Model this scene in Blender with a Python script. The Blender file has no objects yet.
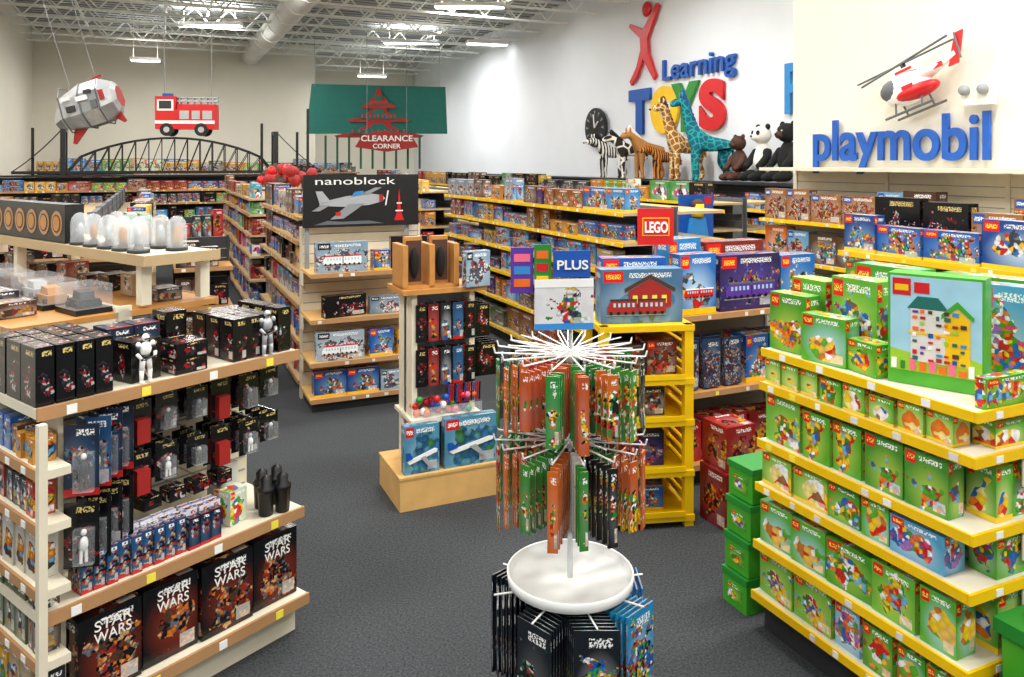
import bpy, math, random
from mathutils import Vector, Matrix
S=bpy.context.scene
CA,SA=math.cos(math.radians(24.5)),math.sin(math.radians(24.5))
YR=math.radians(24.5)        # yaw of things facing down the room
YL=YR-math.pi/2              # yaw of things whose face looks to -v (left)
def R(u,v): return (-SA*u+CA*v, CA*u+SA*v)
# ---------------------------------------------------------------- materials
MATS={}
def newmat(name):
    m=bpy.data.materials.new(name); m.use_nodes=True
    nt=m.node_tree; b=nt.nodes['Principled BSDF']; MATS[name]=m
    return m,nt,b
def hexc(h):
    h=h.lstrip('#'); c=[int(h[i:i+2],16)/255 for i in (0,2,4)]
    return tuple((x/12.92 if x<=.04045 else ((x+.055)/1.055)**2.4) for x in c)+(1,)
def mat(name,col,rough=.5,metal=0,emit=0,var=.12,scale=8,bump=0,alpha=1,trans=0):
    m,nt,b=newmat(name); c=hexc(col)
    tc=nt.nodes.new('ShaderNodeTexCoord'); n=nt.nodes.new('ShaderNodeTexNoise'); n.inputs['Scale'].default_value=scale
    nt.links.new(tc.outputs['Object'],n.inputs['Vector'])
    mx=nt.nodes.new('ShaderNodeMix'); mx.data_type='RGBA'
    mx.inputs[6].default_value=tuple(x*(1-var) for x in c[:3])+(1,)
    mx.inputs[7].default_value=tuple(min(1,x*(1+var)) for x in c[:3])+(1,)
    nt.links.new(n.outputs['Fac'],mx.inputs[0]); nt.links.new(mx.outputs[2],b.inputs['Base Color'])
    b.inputs['Roughness'].default_value=rough; b.inputs['Metallic'].default_value=metal
    if emit:
        b.inputs['Emission Color'].default_value=c; b.inputs['Emission Strength'].default_value=emit
    if trans: b.inputs['Transmission Weight'].default_value=trans
    if alpha<1: b.inputs['Alpha'].default_value=alpha
    if bump:
        bp=nt.nodes.new('ShaderNodeBump'); bp.inputs['Strength'].default_value=bump
        nt.links.new(n.outputs['Fac'],bp.inputs['Height']); nt.links.new(bp.outputs[0],b.inputs['Normal'])
    return m
class NB:
    def __init__(s,nt): s.nt=nt
    def n(s,t): return s.nt.nodes.new(t)
    def m(s,op,a,b=0.0,c=None):
        x=s.n('ShaderNodeMath'); x.operation=op
        for i,v in enumerate((a,b) if c is None else (a,b,c)):
            if isinstance(v,(int,float)): x.inputs[i].default_value=v
            else: s.nt.links.new(v,x.inputs[i])
        return x.outputs[0]
    def mix(s,f,a,b,mode='MIX'):
        x=s.n('ShaderNodeMix'); x.data_type='RGBA'; x.blend_type=mode
        for i,v in ((0,f),(6,a),(7,b)):
            if isinstance(v,(tuple,float,int)): x.inputs[i].default_value=v
            else: s.nt.links.new(v,x.inputs[i])
        return x.outputs[2]
    def ramp(s,f,cols):
        r=s.n('ShaderNodeValToRGB'); r.color_ramp.interpolation='CONSTANT'
        e=r.color_ramp.elements
        while len(e)<len(cols): e.new(1)
        for i,c in enumerate(cols): e[i].position=i/len(cols); e[i].color=hexc(c)
        s.nt.links.new(f,r.inputs[0]); return r.outputs[0]
    def rect(s,u,v,a,b,c,d):
        return s.m('MULTIPLY',s.m('MULTIPLY',s.m('GREATER_THAN',u,a),s.m('LESS_THAN',u,b)),
                   s.m('MULTIPLY',s.m('GREATER_THAN',v,c),s.m('LESS_THAN',v,d)))
def art(name,bases,cols,scale=26,logo=None,size=.27,title='#f4f4f0',rough=.35,strip=None,logoin='#f5e04a',halo='#ffffff',hf=.35,metric='CHEBYCHEV',band=None,shade=.85):
    m,nt,b=newmat(name); B=NB(nt); L=nt.links
    uv=B.n('ShaderNodeUVMap'); uv.uv_map='UVMap'; sp=B.n('ShaderNodeSeparateXYZ'); L.new(uv.outputs[0],sp.inputs[0])
    u,v=sp.outputs[0],sp.outputs[1]
    a=B.n('ShaderNodeUVMap'); a.uv_map='art'
    at=B.n('ShaderNodeAttribute'); at.attribute_name='sku'
    wn=B.n('ShaderNodeTexWhiteNoise'); wn.noise_dimensions='1D'; L.new(at.outputs['Fac'],wn.inputs['W'])
    rs=B.n('ShaderNodeSeparateXYZ'); L.new(wn.outputs['Color'],rs.inputs[0])
    base=B.ramp(wn.outputs['Value'],bases)
    def vor(sc):
        vo=B.n('ShaderNodeTexVoronoi'); vo.voronoi_dimensions='2D'; vo.distance=metric; vo.inputs['Scale'].default_value=sc; L.new(a.outputs[0],vo.inputs['Vector'])
        s2=B.n('ShaderNodeSeparateXYZ'); L.new(vo.outputs['Color'],s2.inputs[0]); return vo,s2
    v1,s1=vor(scale); v2,s2=vor(scale*2.7)
    nz=B.n('ShaderNodeTexNoise'); nz.noise_dimensions='2D'; nz.inputs['Scale'].default_value=scale*.5; nz.inputs['Detail'].default_value=3; L.new(a.outputs[0],nz.inputs['Vector'])
    pic=B.mix(B.m('GREATER_THAN',s2.outputs[0],.45),B.ramp(s1.outputs[0],cols),B.ramp(s2.outputs[1],cols))
    pic=B.mix(B.m('MINIMUM',B.m('MULTIPLY',v2.outputs['Distance'],shade),.8),pic,(.01,.01,.012,1))
    du=B.m('SUBTRACT',u,B.m('ADD',.42,B.m('MULTIPLY',rs.outputs[0],.2))); dv=B.m('SUBTRACT',v,B.m('ADD',.33,B.m('MULTIPLY',rs.outputs[1],.14)))
    d=B.m('SQRT',B.m('ADD',B.m('MULTIPLY',B.m('MULTIPLY',du,du),.7),B.m('MULTIPLY',dv,dv)))
    nn=B.m('MULTIPLY',B.m('SUBTRACT',nz.outputs['Fac'],.5),1.1)
    msk=B.m('LESS_THAN',B.m('ADD',d,nn),B.m('ADD',size,B.m('MULTIPLY',rs.outputs[2],.08)))
    bg=B.mix(B.m('MULTIPLY',nz.outputs['Fac'],.38),base,(.01,.012,.015,1))
    hl=B.m('MULTIPLY',B.m('MAXIMUM',B.m('SUBTRACT',1,B.m('MULTIPLY',d,2.0)),0),hf)
    bg=B.mix(hl,bg,hexc(halo))
    col=B.mix(msk,bg,pic)
    if band: col=B.mix(B.rect(u,v,-.1,1.1,.70,1.1),col,hexc(band))
    if strip: col=B.mix(B.rect(u,v,-.1,1.1,0,.10),col,hexc(strip))
    wv=B.n('ShaderNodeTexNoise'); wv.noise_dimensions='2D'; wv.inputs['Scale'].default_value=150; L.new(a.outputs[0],wv.inputs['Vector'])
    ink=B.m('GREATER_THAN',wv.outputs['Fac'],.5)
    col=B.mix(B.m('MULTIPLY',B.rect(u,v,.34,.86,.84,.93),ink),col,hexc(title))
    th=B.m('MULTIPLY',B.rect(u,v,.66,.94,.06,.24),B.m('GREATER_THAN',rs.outputs[0],.45)); col=B.mix(th,col,B.mix(.45,pic,hexc('#e8e8e0')))
    if logo:
        col=B.mix(B.rect(u,v,.03,.27,.76,.97),col,hexc(logo))
        col=B.mix(B.m('MULTIPLY',B.rect(u,v,.06,.24,.82,.91),ink),col,hexc(logoin))
    L.new(col,b.inputs['Base Color']); b.inputs['Roughness'].default_value=rough
    return m
mat('cream','#ded5bd',.5); mat('creamwall','#e2dccc',.9,var=.03,scale=2); mat('whitewall','#e6eaf0',.9,var=.03,scale=2)
mat('deck','#c6ccc8',.7,var=.12,scale=1.5); mat('steel','#e8eae6',.5,.0); mat('chrome','#c8ccd0',.2,.9)
mat('duct','#dcdeda',.5); mat('black','#0e0e10',.4); mat('darkgrey','#2a2b2e',.6); mat('grey','#8b8e90',.6); mat('midgrey','#5c6064',.6)
mat('yellow','#f0c000',.4); mat('maple','#b8803f',.5,var=.25,scale=14); mat('pine','#d8ab68',.5,var=.2,scale=10)
mat('brownedge','#b08458',.5); mat('tan','#b89f76',.6); mat('white','#f2f2ee',.45); mat('red','#cc1218',.4); mat('blue','#0b50a8',.4)
mat('skyblue','#2f86c9',.4); mat('green','#23852c',.4); mat('duplogreen','#3fa022',.35); mat('teal','#0d665c',.7); mat('orange','#e86a10',.4)
mat('purple','#5a3098',.4); mat('silver','#b4b7bb',.35,.3); mat('brown','#4a2a1a',.7,bump=.3,scale=40); mat('furblack','#121214',.9,bump=.5,scale=60)
mat('furwhite','#eeeae0',.9,bump=.5,scale=60); mat('furtan','#b07a40',.9,bump=.5,scale=60); mat('glass','#e8eef0',.08,alpha=.30); mat('clear','#e8eef0',.05,alpha=.16); mat('darkred','#a01c16',.6)
mat('dgreen','#1e4f33',.6); mat('tube','#ffffff',.5,emit=6,var=0); mat('yellowtag','#f6e14b',.5); mat('pink','#f06a8a',.4); mat('boxgreen','#4aa52a',.35,var=.25,scale=12)
mat('paleblue','#9fcfe0',.4,var=.2,scale=10); mat('lime','#9cc832',.4); mat('cardwhite','#dcdad2',.5); mat('kitesilver','#b8bbbe',.3,.2,var=.45,scale=7)
m,nt,b=newmat('carpet'); B=NB(nt); tc=B.n('ShaderNodeTexCoord')
n1=B.n('ShaderNodeTexNoise'); n1.inputs['Scale'].default_value=110; n1.inputs['Detail'].default_value=3
n2=B.n('ShaderNodeTexNoise'); n2.inputs['Scale'].default_value=1.2
nt.links.new(tc.outputs['Object'],n1.inputs['Vector']); nt.links.new(tc.outputs['Object'],n2.inputs['Vector'])
c=B.mix(B.m('MULTIPLY',B.m('SUBTRACT',n1.outputs['Fac'],.3),2.4),hexc('#16181a'),hexc('#4c5053'))
c=B.mix(B.m('MULTIPLY',n2.outputs['Fac'],.5),c,hexc('#27292b')); nt.links.new(c,b.inputs['Base Color']); b.inputs['Roughness'].default_value=.95
bp=B.n('ShaderNodeBump'); bp.inputs['Strength'].default_value=.6; nt.links.new(n1.outputs['Fac'],bp.inputs['Height']); nt.links.new(bp.outputs[0],b.inputs['Normal'])
def patt(name,c1,c2,scale,kind):
    m,nt,b=newmat(name); B=NB(nt); tc=B.n('ShaderNodeTexCoord')
    if kind=='spots':
        v=B.n('ShaderNodeTexVoronoi'); v.feature='DISTANCE_TO_EDGE'; v.inputs['Scale'].default_value=scale
        nt.links.new(tc.outputs['Object'],v.inputs['Vector']); f=B.m('GREATER_THAN',v.outputs['Distance'],.09)
    else:
        v=B.n('ShaderNodeTexWave'); v.inputs['Scale'].default_value=scale; v.inputs['Distortion'].default_value=3
        nt.links.new(tc.outputs['Object'],v.inputs['Vector']); f=B.m('GREATER_THAN',v.outputs['Fac'],.55)
    nt.links.new(B.mix(f,hexc(c1),hexc(c2)),b.inputs['Base Color']); b.inputs['Roughness'].default_value=.9
patt('giraffe_fur','#e4ca90','#a06428',11,'spots'); patt('teal_fur','#1fa3a0','#0b5f78',12,'spots')
patt('zebra_fur','#efece4','#1a1a1c',5,'stripes'); patt('tiger_fur','#c87a28','#2a1a10',6,'stripes')
patt('cow_fur','#f0ece2','#2a2220',5,'spots')
MIX=['#e8b818','#c81c18','#1a54ac','#f0f0f0','#e07018','#62a8d0','#2f8a2a','#2a2018']
DC=['#f8d020','#d82018','#2468c0','#ffffff','#f08020','#78bce4','#80502c','#3a8c20','#f8d020','#52ac26']
art('p_duplo',['#52ac26','#48a024','#66b838','#449828','#76c040'],DC,26,'#d81016',.27,halo='#d4ec60',hf=.6,shade=.6)
art('p_duplo2',['#58acd8','#8cc8e4','#52ac26','#f0d040','#52ac26'],['#f8d020','#e04880','#2468c0','#ffffff','#f08020','#48a024','#a878c8','#d82018'],26,'#d81016',.28,halo='#e4f6fc',hf=.55,shade=.6)
art('p_duplo3',['#5cb42c','#4aa424','#88c840'],['#f8d020','#d82018','#2468c0','#f8e890','#f08020','#ffffff','#9a683c'],13,'#d81016',.24,halo='#f4f0a0',hf=.75,shade=.35,metric='MANHATTAN',strip='#f0c820')
art('p_duplo4',['#4aa424','#5cb42c'],['#f4c860','#c87830','#d82018','#ffffff','#5cb42c','#f8d020'],17,'#d81016',.22,halo='#b8e8f8',hf=.9,shade=.4,metric='EUCLIDEAN')
art('p_city',['#145cb4','#1c70c4','#2388cc','#11428a','#145cb4'],MIX,30,'#d81016',.27,strip='#f0bc10',halo='#9cd0f4',hf=.45)
art('p_city2',['#1c70c4','#2c90d4','#104898'],['#e8e8e8','#c81c18','#30404c','#f0b818','#1c70c4','#707c88'],16,'#d81016',.22,strip='#f0bc10',halo='#c8e8fc',hf=.8,metric='MANHATTAN',shade=.4)
art('p_train',['#3a6c98','#7e90a0','#4c3a2c','#842418'],['#842418','#d81e1a','#4a382a','#6a90a8','#bca468','#181818'],36,'#d81016',.34,halo='#bcd8e4')
art('p_scene',['#4878a0','#6890b0'],['#4878a0','#6890b0','#5c6c50','#6890b0','#8a8470'],9,'#d81016',.3,halo='#d0e4ec',hf=.6,metric='EUCLIDEAN',shade=.3)
art('p_night',['#1a1640','#2c2054','#161c34'],['#5a3cc0','#3450c0','#0c0c18','#d8b438','#b03030','#22224a','#787890'],32,'#d81016',.26,halo='#7050c0',hf=.5)
art('p_mix',['#ccc8b8','#1f60ac','#b8281e','#e0a41c','#2f8c2f','#20262e','#dc701f','#3080a8','#5a4028'],MIX,26,None,.26)
art('p_mix2',['#28303a','#5c4228','#8494a4','#485c2e','#a03626','#bca47a','#20242a'],['#c0985a','#50301a','#6c8498','#f0f0f0','#b83028','#202830'],26,None,.26)
art('p_mix3',['#e8e4d8','#40a0b8','#d84888','#f0c030','#7a4aa8','#e8e4d8','#50a048'],['#f0c030','#d84888','#ffffff','#4080c0','#303840'],14,None,.22,metric='EUCLIDEAN',shade=.4)
art('p_warm',['#e0a414','#d0841c','#b8341c','#c09c24','#8c501c','#2468b0'],MIX,28,None,.28,halo='#f8dc70')
art('p_play',['#2878c0','#70a8d0','#a06c34','#3490cc'],['#b03c20','#5a361e','#dccca0','#1c1c20','#7c96a0','#cc2c1c','#d48c44'],34,'#104a98',.32,logoin='#ffffff',halo='#dceef8')
art('p_black',['#08080a','#0b0b0e','#101014'],['#08080a','#a81414','#c0c0c0','#1c1c20','#a81414','#30303a','#5c1414'],44,None,.17,rough=.22,title='#d8c078',hf=.0)
art('p_sw',['#070709'],['#070709','#a82818','#e07820','#583820','#101012','#6a7078','#e0b078'],34,None,.20,rough=.22,halo='#c84418',hf=.4)
art('p_fig',['#14223c','#181e26','#20507c'],['#0c0e12','#3068a0','#b8241c','#c0c4c8','#5a7484','#c89860','#0c0e12'],44,None,.24,strip='#b81c1c',halo='#5090c0')
art('p_hero',['#1c4494','#3054a0','#18387c'],['#c02018','#1c4494','#e0e8f0','#e8b818','#0c1430','#7080a0'],60,None,.3,strip='#c02018',band='#d4d8e0',title='#c02018')
art('p_nano',['#8aa8bc','#a8bac4','#6c889c'],['#dce0e0','#586870','#b83024','#42607c','#283038','#eef0f0'],38,'#101010',.28,logoin='#ffffff')
art('p_jet',['#2f78ac','#246088','#5498b8'],['#2f78ac','#246088','#3f8a44','#5498b0','#3678a4'],12,'#c81818',.3,logoin='#ffffff',metric='EUCLIDEAN')
art('p_book',['#1280c4','#0f1820','#1c90c8','#0f1820'],['#34a840','#1460b8','#e0c020','#ffffff','#0c1014','#d04020','#2890c8'],40,None,.34)
art('p_bookdark',['#0f1418','#141c24','#10202c'],['#101418','#1c4a70','#d8d8d8','#181c20','#2a7a3a','#b83020'],34,None,.22,hf=.1)
art('p_bag',['#20406c','#284870','#1e3860'],['#182c50','#3c6088','#182c50','#a09070','#741f1a','#b0b0b4'],40,None,.4)
art('p_red',['#b41616','#881212','#a01616'],['#d03824','#680e0c','#e0a830','#201818'],26,None,.25,hf=.1)
art('p_brown',['#684022','#90602c','#4a2c18','#201c16'],['#a87c3c','#3c2410','#c8a468','#741f12'],26,None,.26)
art('p_green',['#dce8cc','#52ac26','#6cb84c','#52ac26'],['#52ac26','#f8d020','#d82018','#2468c0','#ffffff','#227028'],28,'#d81016',.28,shade=.6)
PB=['#b81a1a','#1c7a2c','#c8541c','#20304a','#2a9038','#101010','#d86a1c','#3a8a30','#a01818','#e0dcd0']
art('p_pen',PB,['#b81a1a','#1f8a34','#f0f0e8','#f0c01c','#101010','#e07020'],55,None,.12,hf=.1,metric='EUCLIDEAN',shade=.35)
art('p_pen2',PB,['#ffffff','#1f8a34','#c81c1c','#1f8a34','#f0c01c','#101010'],38,None,.34,hf=.1,metric='EUCLIDEAN',shade=.35)
art('p_poster',['#ececec'],['#ececec','#d81e1a','#f0c010','#1a54ac','#ececec','#2f8a2a','#ececec','#182840'],34,None,.24,hf=0)
# ---------------------------------------------------------------- mesh builder
def hash_s(t): return sum((i+1)*ord(c) for i,c in enumerate(t))
class MB:
    def __init__(s,name,org=(0,0,0),yaw=0,seed=1):
        s.name=name; s.org=tuple(org)+((0,) if len(org)==2 else ()); s.yaw=yaw
        s.V=[];s.F=[];s.M=[];s.U=[];s.A=[];s.K=[];s.mats=[]; s.sm=[]; s.rng=random.Random(hash_s(name)+seed)
    def mi(s,m):
        if m not in s.mats: s.mats.append(m)
        return s.mats.index(m)
    def face(s,idx,m,uv=None,ar=None,sku=0,smooth=False):
        s.F.append(idx); s.M.append(s.mi(m)); n=len(idx)
        uv=uv or [(0,0)]*n; s.U+=uv; s.A+=(ar or uv); s.K.append(sku); s.sm.append(smooth)
    def box(s,x0,x1,y0,y1,z0,z1,m,sku=0.0,yaw=0,lean=0,sidem=None):
        cx,cy=(x0+x1)/2,(y0+y1)/2; i=len(s.V); c,sn=math.cos(yaw),math.sin(yaw)
        for z in (z0,z1):
            for (x,y) in ((x0,y0),(x1,y0),(x1,y1),(x0,y1)):
                if z==z1: y+=lean
                dx,dy=x-cx,y-cy
                s.V.append((cx+dx*c-dy*sn,cy+dx*sn+dy*c,z))
        w,d,h=x1-x0,y1-y0,z1-z0
        ox,oy=(sku*7.13)%9,(sku*3.71)%9
        for f,(a,bb) in (((0,1,5,4),(w,h)),((1,2,6,5),(d,h)),((2,3,7,6),(w,h)),((3,0,4,7),(d,h)),((4,5,6,7),(w,d)),((3,2,1,0),(w,d))):
            mm=m if (sidem is None or f==(0,1,5,4)) else sidem
            s.face(tuple(i+k for k in f),mm,[(0,0),(1,0),(1,1),(0,1)],[(ox,oy),(ox+a,oy),(ox+a,oy+bb),(ox,oy+bb)],sku)
    def cyl(s,x,y,z0,z1,r0,r1=None,m='white',n=16,cap=True):
        r1=r0 if r1 is None else r1; i=len(s.V)
        for z,r in ((z0,r0),(z1,r1)):
            for k in range(n):
                a=2*math.pi*k/n; s.V.append((x+r*math.cos(a),y+r*math.sin(a),z))
        for k in range(n):
            k2=(k+1)%n; s.face((i+k,i+k2,i+n+k2,i+n+k),m,smooth=True)
        if cap:
            s.face(tuple(i+k for k in reversed(range(n))),m); s.face(tuple(i+n+k for k in range(n)),m)
    def lathe(s,x,y,prof,m,n=20):
        i=len(s.V)
        for r,z in prof:
            for k in range(n):
                a=2*math.pi*k/n; s.V.append((x+r*math.cos(a),y+r*math.sin(a),z))
        for j in range(len(prof)-1):
            for k in range(n):
                k2=(k+1)%n; s.face((i+j*n+k,i+j*n+k2,i+(j+1)*n+k2,i+(j+1)*n+k),m,smooth=True)
    def ell(s,c,r,m,n=10,k=6,rotz=0):
        i=len(s.V); cz,sz=math.cos(rotz),math.sin(rotz)
        for j in range(k+1):
            t=math.pi*j/k
            for q in range(n):
                a=2*math.pi*q/n; x,y,z=r[0]*math.sin(t)*math.cos(a),r[1]*math.sin(t)*math.sin(a),r[2]*math.cos(t)
                s.V.append((c[0]+x*cz-y*sz,c[1]+x*sz+y*cz,c[2]+z))
        for j in range(k):
            for q in range(n):
                q2=(q+1)%n; s.face((i+j*n+q,i+(j+1)*n+q,i+(j+1)*n+q2,i+j*n+q2),m,smooth=True)
    def tube(s,p,q,r,m,n=6,r2=None):
        p,q=Vector(p),Vector(q); d=(q-p).normalized(); r2=r if r2 is None else r2
        a=d.orthogonal().normalized(); b=d.cross(a); i=len(s.V)
        for c,rr in ((p,r),(q,r2)):
            for k in range(n):
                t=2*math.pi*k/n; s.V.append(tuple(c+rr*(math.cos(t)*a+math.sin(t)*b)))
        for k in range(n):
            k2=(k+1)%n; s.face((i+k,i+k2,i+n+k2,i+n+k),m,smooth=n>6)
        s.face(tuple(i+k for k in reversed(range(n))),m); s.face(tuple(i+n+k for k in range(n)),m)
    def prism(s,pts,y0,y1,m,sku=0):   # polygon in x,z extruded along y (CCW seen from front)
        i=len(s.V); n=len(pts)
        for y in (y0,y1):
            for x,z in pts: s.V.append((x,y,z))
        xs=[p[0] for p in pts]; zs=[p[1] for p in pts]; w=max(xs)-min(xs) or 1; h=max(zs)-min(zs) or 1
        uv=[((x-min(xs))/w,(z-min(zs))/h) for x,z in pts]
        s.face(tuple(i+k for k in range(n)),m,uv,[(a*w+sku,b2*h+sku) for a,b2 in uv],sku)
        s.face(tuple(i+n+k for k in reversed(range(n))),m,uv[::-1],[(a*w+sku,b2*h+sku) for a,b2 in uv[::-1]],sku)
        for k in range(n):
            k2=(k+1)%n; s.face((i+k2,i+k,i+n+k,i+n+k2),m)
    def disc(s,x,z,r,y0,y1,m,n=16): s.prism([(x+r*math.cos(2*math.pi*t/n),z+r*math.sin(2*math.pi*t/n)) for t in range(n)],y0,y1,m)
    def row(s,x0,x1,yf,z,mats,w,h,d,grp=(1,4),layers=1,maxh=9,gap=.003,jit=.012,yaw=.04,rowsback=1,lean=0,holes=.0):
        r=s.rng; x=x0
        while x<x1-w[0]*.8:
            if r.random()<holes: x+=r.uniform(.05,.15); continue
            W=r.uniform(*w); H=min(r.uniform(*h),maxh); D=r.uniform(*d); mm=r.choice(mats); sk=round(r.uniform(1,900),2)
            for _ in range(r.randint(*grp)):
                if x+W>x1: break
                L=1
                if layers>1: L=max(1,min(layers,int(maxh/H))); L=r.randint(max(1,L-1),L)
                for l in range(L):
                    for bk in range(rowsback):
                        j=r.uniform(0,jit); yy=yf+j+bk*(D+.006)
                        s.box(x+gap,x+W-gap,yy,yy+D,z+.001+l*(H+.0015),z+.001+l*(H+.0015)+H,mm,sk,r.uniform(-yaw,yaw) if L==1 and rowsback==1 else 0,lean)
                x+=W
            x+=r.uniform(0,.012)
    def build(s,parent=None,local=False):
        me=bpy.data.meshes.new(s.name); me.from_pydata(s.V,[],s.F); 
        for m in s.mats: me.materials.append(MATS[m])
        me.polygons.foreach_set('material_index',s.M); me.polygons.foreach_set('use_smooth',s.sm)
        u=me.uv_layers.new(name='UVMap'); u.data.foreach_set('uv',[c for p in s.U for c in p])
        a=me.uv_layers.new(name='art'); a.data.foreach_set('uv',[c for p in s.A for c in p])
        k=me.attributes.new('sku','FLOAT','FACE'); k.data.foreach_set('value',[float(x) for x in s.K])
        me.update(); ob=bpy.data.objects.new(s.name,me); S.collection.objects.link(ob)
        if parent: ob.parent=parent
        if not (parent and local):
            ob.location=s.org; ob.rotation_euler=(0,0,s.yaw)
        return ob
def group(name,org,yaw=0):
    e=bpy.data.objects.new(name,None); S.collection.objects.link(e); e.location=tuple(org)+((0,) if len(org)==2 else ()); e.rotation_euler=(0,0,yaw); e.empty_display_size=.1
    return e
def text(name,body,loc,yaw,width,height,m,parent=None,ext=.004,bold=.0,shear=0):
    c=bpy.data.curves.new(name,'FONT'); c.body=body; c.extrude=ext; c.offset=bold; c.size=1; c.shear=shear; c.align_x='LEFT'
    o=bpy.data.objects.new(name,c); S.collection.objects.link(o); c.materials.append(MATS[m])
    bpy.context.view_layer.update(); dx,dy=o.dimensions.x,o.dimensions.y
    o.scale=(width/dx,height/dy,1); o.rotation_euler=(math.pi/2,0,yaw); o.location=loc
    if parent: o.parent=parent
    return o
# ---------------------------------------------------------------- room shell
def slab(name,pts,z0,z1,m):
    mb=MB(name); n=len(pts)
    for z in (z0,z1):
        for p in pts: mb.V.append((p[0],p[1],z))
    mb.face(tuple(reversed(range(n))),m); mb.face(tuple(range(n,2*n)),m)
    for k in range(n):
        k2=(k+1)%n; mb.face((k,k2,n+k2,n+k),m)
    return mb.build()
def rslab(name,u0,u1,v0,v1,z0,z1,m): return slab(name,[R(u0,v0),R(u0,v1),R(u1,v1),R(u1,v0)],z0,z1,m)
CH=5.5
rslab('floor',-4,28,-5,9,-.1,0,'carpet')
rslab('ceiling',4,28,-3.4,9,CH,CH+.1,'deck')
rslab('wall_left',4,25,-3.3,-3.1,0,CH,'creamwall')
rslab('wall_back',25,25.2,-3.3,4.56,0,CH,'creamwall')
rslab('wall_back_return',25.2,27.5,4.36,4.56,0,CH,'creamwall')
rslab('wall_back_alcove',27.5,27.7,4.36,8.8,0,CH,'creamwall')
rslab('wall_right',5.63,27.5,8.6,8.8,0,CH,'whitewall')
rslab('wall_right_bulkhead',-1,5.63,5.5,8.8,0,CH,'creamwall')
mb=MB('roof_joists')
u=9.2
while u<27:
    for z in (4.98,5.44):
        a=R(u,-3.05);b_=R(u,8.55); mb.tube((a[0],a[1],z),(b_[0],b_[1],z),.032,'steel',4)
    v=-3.0;k=0
    while v<8.3:
        a=R(u,v);b_=R(u,v+.38); z1,z2=(5.0,5.42) if k%2 else (5.42,5.0)
        mb.tube((a[0],a[1],z1),(b_[0],b_[1],z2),.018,'steel',4); v+=.38;k+=1
    u+=1.3
    if 24.4<u<25.4: u=25.6
for v in (-1.6,.2,1.1,3.4,4.6,6.9):
    a=R(9,v);b_=R(24.9,v); mb.tube((a[0],a[1],5.3),(b_[0],b_[1],5.3),.03,'steel',4)
q=0
while 9+q*.3<24.8:
    a=R(9+q*.3,-3.05);b_=R(9+q*.3,8.55); mb.tube((a[0],a[1],5.485),(b_[0],b_[1],5.485),.02,'grey',4); q+=1
mb.build()
mb=MB('ceiling_duct'); a=R(9,2.6);b_=R(24.9,2.6); mb.tube((a[0],a[1],5.05),(b_[0],b_[1],5.05),.27,'duct',18)
for k in range(12):
    a=R(9.5+1.3*k,2.6);b_=R(9.56+1.3*k,2.6); mb.tube((a[0],a[1],5.05),(b_[0],b_[1],5.05),.285,'steel',18)
mb.build()
def fixture(x,y,z,L,yaw,power):
    g=group('fluorescent_light_fixture',(x,y,z),yaw)
    f=MB('housing'); f.box(-L/2,L/2,-.14,.14,.02,.1,'white'); f.box(-L/2+.02,L/2-.02,-.11,.11,-.0,.02,'tube')
    for s_ in (-1,1): f.tube((s_*L*.4,0,.1),(s_*L*.4,0,CH-z),.008,'steel',4)
    f.build(g)
    if power<5: return
    l=bpy.data.lights.new('lamp','AREA'); l.shape='RECTANGLE'; l.size=L; l.size_y=.5; l.energy=power; l.color=(1,.98,.95)
    o=bpy.data.objects.new('lamp',l); S.collection.objects.link(o); o.parent=g; o.location=(0,0,-.03)
    u_=bpy.data.lights.new('ceiling_bounce_fill','AREA'); u_.shape='RECTANGLE'; u_.size=L; u_.size_y=.3; u_.energy=power*.2; u_.color=(1,.98,.95)  # added upward area light, boosts the bounce off the ceiling
    o=bpy.data.objects.new('ceiling_bounce_fill',u_); S.collection.objects.link(o); o.parent=g; o.location=(0,0,.12); o.rotation_euler=(math.pi,0,0)
PW=122
for (x,y,z,L,p_) in ((-7.1,18.3,5,1.5,190),(-2.7,21,5,1.5,210),(-.65,20.5,4.9,1.1,0),(-4.4,24.5,4.5,.9,60),(-9.4,20,4.4,.7,60),(-.9,16.6,5.1,1.5,70)):
    fixture(x,y,z,L,0 if L>1.2 else .3,p_)
for uu in (-1.5,2.5,6.5,10.5,14.3):  # farthest row is added above the frame to brighten the back wall
    for vv in (-1.6,2.2,4.4) if uu<5 else ((-1.6,2.6,6.0) if uu<14 else (-1.4,2.0)):
        x,y=R(uu,vv); fixture(x,y,5.0,1.5,YR,PW)
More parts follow.
